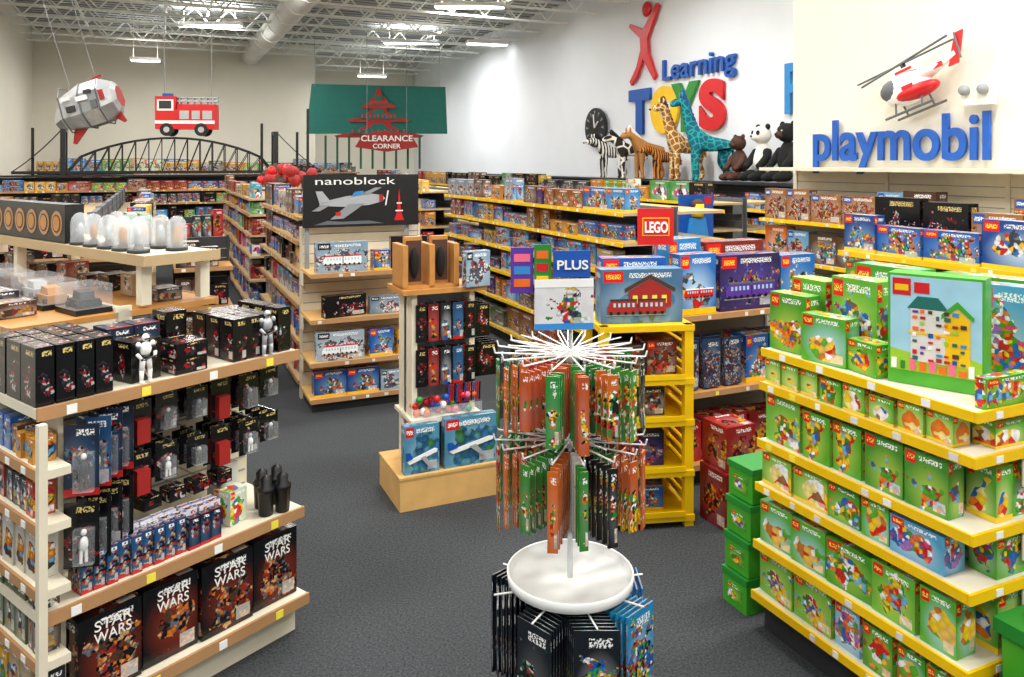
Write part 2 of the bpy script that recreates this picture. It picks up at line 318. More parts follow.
# ---------------------------------------------------------------- gondolas
def gondola(name,org,yaw,L,D,shelves,H,edge='brownedge',deck='tan',back='cream',base='darkgrey',double=False,insets=None,bay=.92,tags=True,top=None,endpanels=False,slat=True,parent=None):
    mb=MB(name,org,yaw); n=max(1,round(L/bay)); yb=D if not double else D/2
    mb.box(0,L,yb-.02,yb+.02,.0,H,back)
    if slat:
        z=.2
        while z<H-.05:
            mb.box(0.01,L-.01,yb-.023,yb-.0195,z,z+.006,'grey'); z+=.075
    for k in range(n+1):
        x=L*k/n; mb.box(max(0,x-.018),min(L,x+.018),yb-.03,yb+.03,.001,H+.01,back)
        for z in shelves[1:]:
            mb.prism([(x-.004,z-.02),(x-.004,z-.12),(x+.0,z-.12),(x+.0,z-.02)],yb-.16,yb-.02,back)
    mb.box(.02,L-.02,.04,(D-.04) if double else D,.001,shelves[0]-.03,base)
    for s_ in ((0,1) if double else (0,)):
        for k,z in enumerate(shelves):
            ins=(insets[k] if insets else 0)
            y0,y1=(ins,yb-.02) if s_==0 else (yb+.02,D-ins)
            mb.box(0,L,min(y0,y1),max(y0,y1),z-.022,z,deck)
            yy=(y0-.010,y0-.001) if s_==0 else (y1+.001,y1+.010)
            mb.box(0,L,yy[0],yy[1],z-.028,z+.003,edge)
            if tags:
                x=.05
                while x<L-.06:
                    if mb.rng.random()<.6: 
                        ty=(yy[0]-.002,yy[0]) if s_==0 else (yy[1],yy[1]+.002)
                        mb.box(x,x+mb.rng.choice((.022,.028,.03)),ty[0],ty[1],z-.024,z-.003,mb.rng.choice(('white','cardwhite','yellowtag')))
                    x+=mb.rng.uniform(.08,.2)
    if endpanels:
        for x in (0,L): mb.box(x-.012,x+.012,.02,D-.02,0.001,shelves[-1]-.04,back)
    if top: mb.box(-.01,L+.01,0.0,D,H+.012,H+.04,top)
    return mb.build(parent,parent is not None)
def fill(name,org,yaw,L,D,shelves,H,mats,w=(.1,.28),d=(.08,.16),insets=None,topmax=.3,seed=1,hv=(.45,.98),parent=None):
    mb=MB(name,org,yaw,seed)
    for k,z in enumerate(shelves):
        mx=(shelves[k+1]-z-.04) if k+1<len(shelves) else topmax
        ins=insets[k] if insets else 0
        mb.row(.01,L-.01,ins+.015,z,mats,w,(mx*hv[0],mx*hv[1]),d,(1,3),2,mx,jit=.05,holes=.07,yaw=.1)
    return mb.build(parent,parent is not None)
ALLM=['p_mix','p_mix2','p_warm','p_city2','p_play','p_mix3','p_red','p_black','p_green','p_city']
# --- duplo gondola
DO=R(2.36,2.1); DS=[.15,.343,.563,.73,.95,1.08]
ins=[0,.01,.02,.03,.04,.05]
G=group('preschool_brick_gondola_shelf',DO,YL)
gondola('shelf_frame',DO,YL,.87,.84,[.15,.343,.563,.73,.95],1.05,'yellow','cream','cream',insets=ins[:5],double=True,parent=G)
mb=MB('stocked_boxes',DO,YL,3)
dm=['p_duplo','p_duplo3','p_duplo4','p_duplo2','p_duplo']
for k in range(4):
    z=DS[k]; mx=DS[k+1]-z-.033
    mb.row(.005,.865,ins[k]+.015,z,dm,(.10,.21),(mx*.8,mx*.99),(.06,.12),(1,2),1,mx,yaw=.06)
    mb.row(.005,.865,ins[k]+.17,z,dm,(.10,.21),(mx*.8,mx*.99),(.06,.12),(1,2),1,mx,yaw=.06)
mb.row(.005,.865,.05,.95,['p_duplo','p_duplo3'],(.07,.12),(.08,.095),(.06,.08),(1,3),1,.1)
mb.build(G,True)
mb=MB('top_shelf',DO,YL); mb.box(0,.87,.05,.8,1.056,1.078,'cream'); mb.box(0,.87,.040,.049,1.052,1.082,'yellow')
for x in (.1,.28,.5,.7): mb.box(x,x+.03,.038,.040,1.055,1.078,'white')
for k,z in enumerate([.15,.343,.563,.73,.95,1.08]):
    mb.box(.871,.881,ins[k]-.01,.84-ins[k],z-.028,z+.003,'yellow')
    for y in (.12,.3,.52,.7): mb.box(.881,.883,y,y+.03,z-.024,z-.004,'white')
mb.box(.80,.85,.03,.81,.001,.118,'darkgrey')
mb.build(G,True)
mb=MB('end_boxes',(0,0,0),0,8)
for k,z in enumerate([.15,.343,.563,.73,.95]):
    mx=([.343,.563,.73,.95,1.08][k]-z-.033)
    for (a0,a1) in ((.16,.39),(.45,.82)):
        mb.row(a0,a1,.015,z,['p_duplo','p_duplo3','p_green'],(.08,.15),(mx*.8,mx*.98),(.06,.1),(1,2),1,mx,yaw=.03)
o=mb.build(G); o.location=(.87,0,0); o.rotation_euler=(0,0,math.pi/2)
mb=MB('large_boxes',DO,YL,5)
mb.box(.00,.17,.09,.17,1.08,1.30,'p_duplo',11,.1); mb.box(.0,.17,.2,.3,1.08,1.35,'p_duplo3',12,0); mb.box(.18,.36,.075,.155,1.08,1.25,'p_duplo4',13,.15)
mb.box(.20,.40,.20,.30,1.08,1.38,'p_duplo',14,.0); mb.box(.37,.50,.09,.17,1.08,1.19,'p_duplo',33,-.1)
mb.box(.42,.60,.30,.38,1.08,1.34,'p_duplo3',15,.2); mb.box(.13,.4,.4,.5,1.08,1.41,'p_duplo4',16,.05)
mb.box(.60,.84,.42,.50,1.08,1.40,'p_duplo2',18,.3); mb.box(.45,.66,.55,.65,1.08,1.3,'p_duplo',19,.3)
mb.box(.70,.86,.56,.64,1.08,1.33,'p_duplo3',24,.3); mb.box(.3,.6,.68,.78,1.08,1.38,'p_duplo',25,.2); mb.box(.66,.86,.69,.78,1.08,1.36,'p_green',26,.4)
mb.box(.83,.868,.1,.3,1.08,1.17,'p_duplo',27,0)
mb.build(G,True)
g=group('dollhouse_set_box',(.525,.105,1.079),.43); g.parent=G
mb=MB('carton'); mb.box(0,.28,0,.10,.0,.36,'boxgreen'); mb.box(.008,.272,-.0012,0,.045,.352,'paleblue')
mb.prism([(.008,.045),(.272,.045),(.272,.10),(.2,.12),(.12,.095),(.008,.115)],-.002,-.0012,'lime')
mb.box(.015,.070,-.003,-.0012,.29,.345,'red'); mb.box(.022,.063,-.004,-.003,.305,.325,'yellow'); mb.box(.08,.125,-.003,-.0012,.30,.335,'red')
mb.box(.07,.17,-.004,-.0012,.08,.17,'cardwhite'); mb.box(.07,.17,-.0045,-.0012,.175,.25,'cardwhite'); mb.prism([(.06,.25),(.18,.25),(.15,.29),(.09,.29)],-.005,-.0012,'teal'); mb.box(.065,.175,-.006,-.0012,.168,.176,'yellow')
mb.prism([(.17,.08),(.24,.08),(.24,.23),(.205,.26),(.17,.23)],-.0042,-.0012,'yellow'); mb.prism([(.16,.225),(.205,.265),(.25,.225),(.25,.24),(.205,.285),(.16,.24)],-.006,-.0042,'duplogreen')
rr=random.Random(5)
for i_ in range(7):
    for j_ in range(9):
        if rr.random()<.72:
            x=.076+i_*.023; z=.085+j_*.019
            mb.box(x,x+rr.uniform(.008,.018),-.0075,-.0045,z,z+rr.uniform(.006,.014),rr.choice(('red','blue','orange','purple','darkred','skyblue','white','brown','teal','lime')))
for i_ in range(9): x=.012+i_*.028; mb.box(x,x+rr.uniform(.010,.022),-.0065,-.002,.05,.05+rr.uniform(.012,.05),rr.choice(('red','white','yellow','blue','orange','pink','green')))
mb.build(g)
g=group('green_storage_bucket',R(1.25,2.22),YR)
mb=MB('bucket'); mb.prism([(0,.001),(.24,.001),(.26,.46),(-.02,.46)],0,.2,'duplogreen'); mb.box(-.035,.275,-.015,.215,.46,.50,'green')
for x in (.04,.14): 
    for y in (.05,.14): mb.cyl(x+.03,y,.50,.525,.035,None,'duplogreen',16)
mb.tube((.0,-.02,.44),(.12,-.05,.36),.006,'white',6); mb.tube((.12,-.05,.36),(.24,-.02,.44),.006,'white',6); mb.box(.06,.18,-.004,-.0005,.2,.33,'white'); mb.build(g)
# ---------------------------------------------------------------- gondola behind (City)
GO=R(3.42,3.7)
gondola('building_brick_gondola_shelf',GO,YL,3.2,.9,[.15,.5,.8,1.06,1.28],1.3,'yellow','cream','cream',double=True)
mb=MB('building_brick_boxes',GO,YL,4)
mb.row(.01,3.1,.02,1.28,['p_city','p_city2','p_night','p_city2'],(.18,.36),(.15,.26),(.07,.12),(1,2),1,.3,yaw=.12)
mb.row(.01,3.1,.28,1.28,['p_city2','p_black','p_play'],(.2,.4),(.24,.32),(.07,.11),(1,2),1,.34)
for z in (.15,.5,.8,1.06): mb.row(.01,3.1,.03,z,['p_city','p_green','p_mix','p_duplo'],(.15,.3),(.15,.17),(.07,.12),(1,3),1,.17)
mb.build()
PD=R(3.52,2.62)
gondola('building_set_display_shelf',PD,YR,1.05,.5,[.12,.52,.95],1.0,'brownedge','maple','grey','black')
def train(mb,x0,z0,w,y,body,roof,wheel='black'):   # printed locomotive, 2 cars
    h=w*.2
    mb.prism([(x0,z0),(x0+w*.5,z0),(x0+w*.5,z0+h),(x0+w*.06,z0+h),(x0,z0+h*.5)],y-.003,y,body); mb.box(x0+w*.53,x0+w,y-.003,y,z0,z0+h,body)
    mb.box(x0+w*.05,x0+w*.5,y-.004,y,z0+h,z0+h*1.15,roof); mb.box(x0+w*.53,x0+w,y-.004,y,z0+h,z0+h*1.15,roof)
    for k in range(5): mb.box(x0+w*(.1+.08*k),x0+w*(.14+.08*k),y-.0045,y-.003,z0+h*.5,z0+h*.82,'paleblue'); mb.box(x0+w*(.56+.085*k),x0+w*(.60+.085*k),y-.0045,y-.003,z0+h*.5,z0+h*.82,'paleblue')
    for k in range(8): mb.disc(x0+w*(.06+.125*k),z0,w*.028,y-.006,y-.001,wheel,10)
    mb.box(x0-.01,x0+w,y-.002,y,z0-w*.045,z0-w*.03,'grey')
mb=MB('building_set_boxes',PD,YR,4)
mb.box(.02,.27,.03,.13,.952,1.29,'p_city2',41,.0); mb.box(.30,.74,.03,.15,.952,1.27,'p_night',42,0); mb.box(.33,.77,.2,.32,.952,1.33,'p_train',43,0)
train(mb,.34,1.03,.36,.029,'purple','midgrey'); train(mb,.05,1.05,.20,.029,'red','white')
mb.box(.76,1.03,.04,.16,.952,1.25,'p_city',44,0); mb.box(.05,.3,.2,.34,.952,1.36,'p_city',45,.1)
mb.row(.02,1.0,.04,.12,['p_red','p_black','p_red'],(.15,.25),(.2,.32),(.1,.2),(1,2),1,.34)
mb.row(.5,1.0,.04,.52,['p_night','p_city'],(.15,.25),(.2,.32),(.1,.2),(1,2),1,.34)
mb.build()
mb=MB('foil_toy_bags',PD,YR,4)
for k in range(7):
    x=.04+k*.05; y=.03+(k%3)*.06
    mb.V+= [(x,y,.53),(x+.11,y,.53),(x+.12,y+.01,.80),(x-.01,y+.01,.80),(x,y+.05,.53),(x+.11,y+.05,.53),(x+.12,y+.02,.80),(x-.01,y+.02,.80)]
    i=len(mb.V)-8
    for f in ((0,1,2,3),(5,4,7,6),(1,5,6,2),(4,0,3,7),(3,2,6,7)):
        mb.face(tuple(i+q for q in f),'p_bag',[(0,0),(1,0),(1,1),(0,1)],[(k*.3,0),(k*.3+.11,0),(k*.3+.11,.27),(k*.3,.27)],50+k)
mb.build()
g=group('red_square_sign',(.69,4.28,1.35),.05)
mb=MB('panel'); mb.box(0,.2,0,.012,0,.2,'red'); mb.box(.095,.105,.013,.023,-.35,.1,'chrome'); mb.prism([(.025,.05),(.175,.05),(.175,.15),(.025,.15)],-.003,-.001,'yellow'); mb.prism([(.03,.055),(.17,.055),(.17,.145),(.03,.145)],-.004,-.003,'red'); mb.build(g)
text('lettering','LEGO',(.036,-.006,.07),0,.128,.062,'white',g,.002,.03)
g=group('yellow_display_rack',(.43,3.80),.14)
mb=MB('frame')
for x in (0,.43):
    for y in (0,.34): mb.box(x,x+.045,y,y+.045,.001,1.0,'yellow')
for z in (.06,.28,.53,.735,1.0):
    mb.box(-.004,.479,-.006,.391,z-.03,z,'yellow')
for k in range(16):
    z=.1+k*.055
    mb.box(.452,.478,.05,.34,z,z+.02,'yellow')
mb.box(.02,.46,.37,.38,.03,1.0,'black')
for z in (.06,.28,.53,.735): mb.box(.044,.43,-.012,-.007,z-.004,z+.022,'yellow')
mb.build(g)
mb=MB('rack_boxes',seed=9)
for z,mx in ((.06,.17),(.28,.2),(.53,.16),(.735,.2)): mb.row(.05,.43,.07,z,['p_city','p_mix2','p_train','p_night'],(.1,.2),(mx*.6,mx*.9),(.1,.2),(1,2),1,mx)
mb.box(.02,.44,.06,.18,1.002,1.27,'p_scene',61,0); mb.box(.06,.40,.2,.3,1.002,1.31,'p_city',62,0)
mb.prism([(.16,1.08),(.38,1.08),(.38,1.16),(.27,1.22),(.16,1.16)],.056,.059,'darkred'); mb.prism([(.14,1.155),(.27,1.225),(.40,1.155),(.40,1.175),(.27,1.245),(.14,1.175)],.054,.0555,'brown')
for k in range(4): mb.box(.18+.05*k,.205+.05*k,.0535,.055,1.10,1.14,'yellowtag')
train(mb,.05,1.055,.30,.053,'darkred','darkgrey')
mb.build(g)
mb=MB('green_storage_bins',R(2.40,2.13),YL,2)
for k in range(4):
    z=.001+k*.145; mb.box(-.17,-.03,.0+.01*k,.2,z,z+.115,'duplogreen'); mb.box(-.175,-.025,-.005+.01*k,.205,z+.115,z+.14,'green'); mb.box(-.14,-.06,-.003+.01*k,.0+.01*k,z+.03,z+.09,'p_duplo',20+k)
mb.build()
mb=MB('red_toy_cartons',R(3.02,2.52),YR,2); mb.box(0,.22,0,.2,.001,.28,'p_red',301); mb.box(.02,.20,.02,.2,.282,.50,'p_red',303); mb.build()
# ---------------------------------------------------------------- long runs
BS=[.12,.42,.70,.95,1.19,1.42]
for (u0,u1,sd,mm) in ((9.0,5.0,1,['p_city','p_warm','p_night','p_mix2','p_city2','p_warm']),(13.6,9.9,2,['p_warm','p_mix','p_mix3','p_red'])):
    BO=R(u0,3.2); L_=u0-u1
    gondola('building_toy_gondola_run',BO,YL,L_,.95,BS,1.45,'yellow','tan','midgrey',double=True)
    fill('building_toy_boxes',BO,YL,L_,.95,BS,1.45,mm,(.1,.38),topmax=.24,seed=sd)
CO=R(20,5.2); CS=[.15,.5,.8,1.1,1.38]
gondola('toy_gondola_run',CO,YL,13.5,.95,CS,1.42,'yellow','tan','midgrey',double=True)
fill('assorted_toy_boxes',CO,YL,13.5,.95,CS,1.42,ALLM,(.15,.5),topmax=.26,seed=4)
WO=R(24.8,8.02)
gondola('wall_shelving_run',WO,YL,18.0,.5,[.15,.5,.8,1.1],1.46,'yellow','tan','midgrey',top='darkgrey')
fill('wall_shelf_toy_boxes',WO,YL,18.0,.5,[.15,.5,.8,1.1],1.46,['p_city','p_warm','p_night','p_city2'],(.15,.4),topmax=.3,seed=7)
g=group('minifigure_poster',R(6.38,4.74)+(1.04,),YR)
mb=MB('poster'); mb.box(0,.42,0,.02,0.0,.44,'blue'); mb.cyl(.2,-.03,.22,.35,.065,None,'yellow',14); mb.cyl(.2,-.03,.35,.38,.03,None,'yellow',10); mb.ell((.2,-.03,.34),(.08,.055,.06),'brown'); mb.prism([(.08,.0),(.32,.0),(.28,.21),(.12,.21)],-.06,-.002,'skyblue'); mb.box(.31,.39,-.003,0,.34,.42,'red'); mb.box(.20,.22,.021,.04,-1.035,.3,'chrome'); mb.box(.1,.32,-.06,.12,-1.038,-1.02,'midgrey'); mb.build(g)
PO=R(5.55,5.02)
gondola('figure_playset_wall_shelf',PO,YL,5.0,.46,[.15,.55,.95,1.30],1.72,'yellow','cream','cream',slat=True,top='cream')
mb=MB('figure_playset_boxes',PO,YL,6)
mb.row(.02,1.9,.03,1.30,['p_play','p_play','p_brown'],(.22,.38),(.22,.30),(.08,.14),(1,2),1,.34)
mb.row(2.3,4.9,.03,1.30,['p_play','p_black'],(.22,.38),(.2,.28),(.08,.14),(1,2),1,.34)
for z in (.15,.55,.95): mb.row(.02,4.9,.03,z,['p_play','p_mix'],(.22,.4),(.24,.3),(.08,.14),(1,2),1,.3)
mb.build()
# nano endcap + run
NO=R(5.67,1.0)
G=group('micro_brick_endcap_shelf',NO,YR)
gondola('shelf_frame',NO,YR,.95,.44,[.1,.36,.67,1.0],1.30,'brownedge','pine','cream',tags=True,parent=G)
g=G
mb=MB('sign_panel'); mb.box(.0,.90,.30,.33,1.31,1.71,'black')
mb.prism([(.70,1.35),(.78,1.35),(.755,1.42),(.745,1.55),(.74,1.60),(.735,1.55),(.725,1.42)],.293,.2985,'red'); mb.box(.71,.77,.290,.2925,1.42,1.43,'white'); mb.box(.72,.76,.290,.2925,1.48,1.49,'white')
mb.prism([(.12,1.475),(.30,1.465),(.50,1.475),(.60,1.50),(.63,1.525),(.60,1.55),(.50,1.565),(.32,1.545),(.12,1.50)],.293,.2985,'silver')
mb.prism([(.34,1.485),(.47,1.49),(.30,1.375),(.20,1.37)],.287,.2925,'grey'); mb.prism([(.42,1.555),(.50,1.56),(.60,1.61),(.55,1.61)],.287,.2985,'grey')
mb.prism([(.12,1.49),(.20,1.51),(.14,1.585),(.09,1.585)],.287,.2925,'silver'); mb.prism([(.13,1.48),(.20,1.48),(.12,1.435),(.06,1.435)],.285,.2865,'grey')
mb.prism([(.36,1.545),(.48,1.56),(.45,1.585),(.39,1.58)],.287,.2925,'skyblue'); mb.prism([(.625,1.47),(.635,1.47),(.655,1.585),(.645,1.585)],.287,.2925,'white'); mb.box(.58,.61,.286,.2925,1.50,1.555,'darkred'); mb.box(.24,.28,.284,.2865,1.40,1.425,'red')
mb.prism([(.08,1.33),(.62,1.33),(.5,1.355),(.3,1.35),(.18,1.36)],.293,.2985,'midgrey')
mb.box(0.02,.05,.33,.36,1.0,1.5,'grey'); mb.box(.8,.83,.33,.36,1.0,1.5,'grey'); mb.build(g)
text('lettering','nanoblock',(.08,.296,1.635),0,.62,.055,'white',g,.002,.0)
mb=MB('stocked_boxes',NO,YR,2)
mb.box(.05,.43,.05,.13,1.002,1.22,'p_nano',71,0); train(mb,.10,1.06,.28,.049,'white','red'); mb.box(.47,.6,.05,.13,1.002,1.15,'p_city',72,.1); mb.box(.62,.9,.08,.16,1.002,1.24,'p_black',73,-.1)
mb.box(.1,.42,.05,.13,.672,.83,'p_black',74,.2); mb.box(.45,.7,.06,.13,.672,.80,'p_nano',75,.0)
mb.box(.05,.40,.04,.13,.362,.57,'p_nano',76,.0); train(mb,.09,.41,.26,.039,'white','red'); mb.box(.44,.62,.05,.12,.362,.56,'p_city',77,.1); mb.box(.65,.9,.05,.12,.362,.54,'p_warm',79,.1)
mb.row(.03,.92,.03,.10,['p_nano','p_city','p_mix'],(.12,.25),(.12,.2),(.08,.1),(1,2),1,.2)
mb.build(G,True)
for (u0,u1,sd,mm) in ((8.6,6.15,3,['p_mix2','p_black','p_brown','p_city','p_mix']),(13.9,9.6,5,['p_mix','p_red','p_warm','p_city','p_mix3'])):
    NR=R(u0,1.0); L_=u0-u1
    gondola('craft_toy_gondola_run',NR,YL,L_,.95,[.12,.42,.70,.95,1.19,1.38],1.4,'brownedge','tan','midgrey',double=True)
    fill('craft_toy_boxes',NR,YL,L_,.95,[.12,.42,.70,.95,1.19,1.38],1.4,mm,(.1,.3),topmax=.22,seed=sd)
mb=MB('red_plush_toy_pile',R(11.2,1.2)+(1.42,),YL,3)
for k in range(44):
    x=mb.rng.uniform(-1.6,1.5); mb.ell((x,mb.rng.uniform(.2,.6),.10+mb.rng.uniform(0,.2)),(.08,.07,.08),mb.rng.choice(('darkred','darkred','brown','red')),8,5)
mb.build()
LO=R(5.6,-.95)
gondola('board_game_endcap_shelf',LO,YR,.92,.44,[.1,.36,.67,.95,1.2],1.35,'brownedge','maple','midgrey')
fill('board_game_boxes',LO,YR,.92,.44,[.1,.36,.67,.95,1.2],1.35,['p_black','p_brown','p_mix2'],(.15,.3),topmax=.2,seed=3)
LR=R(6.1,-.02)
gondola('hobby_gondola_run',LR,YR+math.pi/2,7.4,.9,[.12,.42,.70,.95,1.19],1.4,'brownedge','tan','midgrey',double=True)
fill('hobby_toy_boxes',LR,YR+math.pi/2,7.4,.9,[.12,.42,.70,.95,1.19],1.4,ALLM,(.1,.3),topmax=.25)
for (uu,vv,w_,mm,nm) in ((6.4,.12,.42,'p_brown','wood'),(9.0,.18,.5,'p_red','red')):
    A=R(uu,vv)
    gondola('aisle_display_shelf',A,YR,w_,.4,[.1,.4,.7,1.0],1.2,'brownedge','maple','darkgrey')
    fill('aisle_display_boxes',A,YR,w_,.4,[.1,.4,.7,1.0],1.2,[mm,'p_mix' if nm=='red' else 'p_black',mm],(.08,.2),topmax=.3)
FO=R(15,-2.9)
gondola('cross_aisle_gondola',FO,YR,6.0,.9,[.15,.5,.8,1.1,1.33],1.55,'brownedge','tan','midgrey',double=True,top='black')
fill('cross_aisle_toy_boxes',FO,YR,6.0,.9,[.15,.5,.8,1.1,1.33],1.55,ALLM,(.1,.35),topmax=.2)
KO=R(23.9,-2.9)
gondola('back_wall_shelving',KO,YR,7.2,.5,[.15,.5,.85,1.2,1.55],1.8,'brownedge','tan','midgrey')
fill('back_wall_toy_boxes',KO,YR,7.2,.5,[.15,.5,.85,1.2,1.55],1.8,ALLM,(.15,.5),topmax=.4)
KO=R(20.9,-.5); G=group('clearance_shelving',KO,YR)
gondola('shelf_frame',KO,YR,5.5,.5,[.15,.5,.85,1.2,1.55],1.7,'brownedge','tan','midgrey',parent=G)
fill('stocked_boxes',KO,YR,5.5,.5,[.15,.5,.85,1.2,1.55],1.7,ALLM,(.15,.5),topmax=.35,parent=G)
# ---------------------------------------------------------------- star wars endcap & left run
YS=math.radians(52.3); ds=(math.cos(YS),math.sin(YS)); es=(-ds[1],ds[0])
def Q(a,b): return (a*ds[0]+b*es[0],a*ds[1]+b*es[1])
SO=Q(.96,2.454)
G=group('action_figure_endcap_shelf',SO,YS)
mb=MB('shelf_frame',(0,0,0),0,2)
mb.box(.0,.93,.40,.44,.001,1.05,'cream')
z=.2
while z<1.02: mb.box(.1,.92,.397,.3995,z,z+.006,'grey'); z+=.055
mb.box(.02,.91,.05,.40,.001,.12,'cream')
for z,i_,x0 in ((.15,0,0),(.473,.03,0),(1.073,.06,0)):
    mb.box(x0,.93,i_,.40,z-.03,z,'cream'); mb.box(x0,.93,i_-.012,i_-.001,z-.035,z+.004,'brownedge')
    for x in (.08,.31,.55,.78): mb.box(x,x+.03,i_-.014,i_-.012,z-.032,z-.004,'yellowtag' if x in (.31,.78) else 'white')
mb.box(.085,.10,.10,.40,.152,.442,'cream'); mb.box(.085,.10,.12,.40,.475,1.04,'cream')
mb.build(G)
mb=MB('vehicle_boxes',seed=2)
xs=[.105,.31,.51,.72,.92]
for k in range(4):
    x0=xs[k];x1=xs[k+1]-.010
    mb.box(x0,x1,.03+.01*(k%2),.19,.152,.405,'p_sw',81+k*.7,0); mb.box(x0,x1,.2,.36,.152,.38,'p_sw',91+k,0)
mb.build(G)
for k in range(4):
    x0=xs[k]; w_=xs[k+1]-x0-.010; y=.026+.01*(k%2)
    text('title_top_%d'%k,'STAR',(x0+.045,y,.355),0,w_-.08,.032,'white',G,.001,.0)
    text('title_low_%d'%k,'WARS',(x0+.045,y,.318),0,w_-.08,.032,'white',G,.001,.0)
mb=MB('figure_packs',seed=6)
for rr in range(3): mb.row(.12,.64,.045+.035*rr,.473,['p_hero','p_hero','p_fig'],(.035,.045),(.10+.01*rr,.13),(.02,.03),(6,9),1,.14,gap=.002,yaw=.02)
mb.box(.65,.73,.10,.18,.475,.60,'p_green',99,.2); mb.box(.68,.76,.2,.28,.475,.66,'cardwhite',0,.1)
mb.build(G)
mb=MB('figure_cups')
for x,y in ((.80,.08),(.86,.06),(.83,.15),(.89,.14)):
    mb.lathe(x,y,[(.0,.475),(.026,.475),(.03,.56),(.033,.562),(.033,.575),(.02,.585),(.022,.61),(.0,.625)],'black',12)
mb.build(G)
mb=MB('carded_figures',seed=11)
def card(mb,x,y,z,w,h,m,sku,yaw=0,bub='clear'):
    mb.box(x-w/2,x+w/2,y,y+.003,z-h,z,m,sku,yaw)
    mb.box(x-w*.12,x+w*.12,y-.004,y,z-.0,z+.012,'black',0,yaw)
    mb.box(x-w*.28,x+w*.28,y-.028,y,z-h*.92,z-h*.38,bub,0,yaw)
    mb.ell((x,y-.012,z-h*.44),(w*.09,w*.09,w*.1),'silver' if sku%2<1 else 'white',8,5); mb.ell((x,y-.012,z-h*.62),(w*.15,w*.1,h*.12),'white' if sku%3<1 else 'darkgrey',8,5)
    for q in (-1,1): mb.tube((x+q*w*.07,y-.012,z-h*.7),(x+q*w*.08,y-.012,z-h*.9),w*.05,'white' if sku%3<1 else 'brown',5); mb.tube((x+q*w*.15,y-.012,z-h*.55),(x+q*w*.2,y-.014,z-h*.72),w*.04,'darkgrey',5)
for r_,(z,x0,x1,n_,m_,h_) in enumerate(((1.0,.02,.22,1,'p_fig',.22),(.76,.02,.22,1,'p_black',.20),(1.0,.30,.90,6,'p_black',.15),(.83,.30,.90,6,'p_black',.15))):
    if n_==1:
        for k in range(4):
            card(mb,.125+k*.045,.05+.02*k,z-.0+.008*k,.1,h_,m_,101+k+10*r_,-.7)
            mb.tube((.125+k*.045,.4,z+.02),(.125+k*.045,.04+.02*k,z+.02),.003,'chrome',4)
    else:
        for k in range(n_):
            x=x0+.05+k*(x1-x0-.08)/(n_-1)
            mb.tube((x,.4,z+.01),(x,.12,z+.01),.003,'chrome',4)
            for q in range(3): card(mb,x,.14+.05*q+.02*(k%2),z,.08,h_-.02*(k%3),m_,140+k+r_*8,.0,'clear' if k%3 else 'darkred')
for k in range(4):
    x=.36+k*.09; mb.box(x,x+.065,.14,.2,.62,.665,'p_black',170+k,.1); mb.tube((x+.035,.4,.67),(x+.035,.14,.67),.003,'chrome',4)
mb.build(G)
mb=MB('black_collector_boxes',seed=12)
mb.row(.0,.27,.07,1.074,['p_black'],(.05,.06),(.17,.19),(.09,.12),(4,5),1,.19,yaw=.01,rowsback=3)
mb.row(.29,.44,.10,1.074,['p_black'],(.10,.12),(.13,.17),(.09,.12),(1,1),1,.19,yaw=.15)
mb.row(.44,.58,.07,1.074,['p_black'],(.12,.13),(.05,.06),(.14,.16),(1,1),2,.12,yaw=.1)
mb.row(.29,.62,.24,1.074,['p_black','p_fig'],(.06,.10),(.15,.19),(.09,.12),(1,2),1,.19,yaw=.05)
mb.row(.66,.92,.08,1.074,['p_black'],(.055,.065),(.15,.19),(.08,.1),(2,3),1,.19,yaw=.05,rowsback=3)
mb.build(G)
def trooper(name,org,yaw,s,m='white',par=None):
    g=group(name,org,yaw); g.scale=(s,s,s); g.parent=par; mb=MB('body')
    mb.ell((0,0,.93),(.075,.08,.085),m); mb.box(-.05,.05,-.082,-.06,.90,.93,'black'); mb.ell((0,0,.70),(.13,.08,.15),m); mb.ell((0,0,.53),(.10,.075,.07),'black')
    for q in (-1,1):
        mb.ell((q*.15,0,.80),(.055,.055,.06),m); mb.tube((q*.16,0,.79),(q*.19,-.02,.62),.04,'black',8,.035); mb.tube((q*.19,-.02,.62),(q*.14,-.11,.52),.04,m,8,.032); mb.ell((q*.13,-.12,.51),(.03,.03,.03),'black')
        mb.tube((q*.06,0,.5),(q*.085,-.01,.27),.062,m,8,.05); mb.tube((q*.085,-.01,.27),(q*.09,0,.05),.05,m,8,.04); mb.ell((q*.09,-.03,.03),(.045,.08,.03),m)
    mb.tube((-.1,-.14,.50),(.16,-.14,.56),.018,'black',6); mb.build(g)
trooper('toy_space_soldier',(.34,.082,1.074),0,.16,'white',G); trooper('toy_space_soldier',(.80,.07,1.074),0,.17,'silver',G)
SD=[.14,.34,.55,.74,.90,1.04]
o=group('side_shelves',(0,0,0),0); o.parent=G; o.location=(-.003,.53,0); o.rotation_euler=(0,0,-math.pi/2)
mb=MB('side_shelf_frame',seed=2); 
for k,z in enumerate(SD[:-1]):
    mb.box(.13,.52,.0,.08,z-.025,z,'cream'); mb.box(.13,.52,-.010,-.001,z-.028,z+.003,'brownedge')
    for x in (.18,.28,.40): mb.box(x,x+.03,-.012,-.010,z-.024,z-.004,'white')
mb.box(.505,.53,-.012,.012,.001,1.04,'cream')
mb.build(o)
mb=MB('side_stock',seed=3)
for k,z in enumerate(SD[:-1]):
    mx=SD[k+1]-z-.035; mb.row(.13,.50,.005,z,['p_mix','p_warm','p_brown','p_red','p_mix2'],(.03,.11),(mx*.7,mx),(.06,.07),(1,3),2,mx)
mb.build(o)
LO2=Q(.98,5.0); YQ=YS-math.pi/2
G=group('collectible_gondola_run',LO2,YQ)
gondola('shelf_frame',LO2,YQ,2.1,.85,[.15,.34,.55,.78,1.0,1.25],1.26,'brownedge','maple','cream',insets=[0,.01,.02,.03,.04,.05],double=True,parent=G)
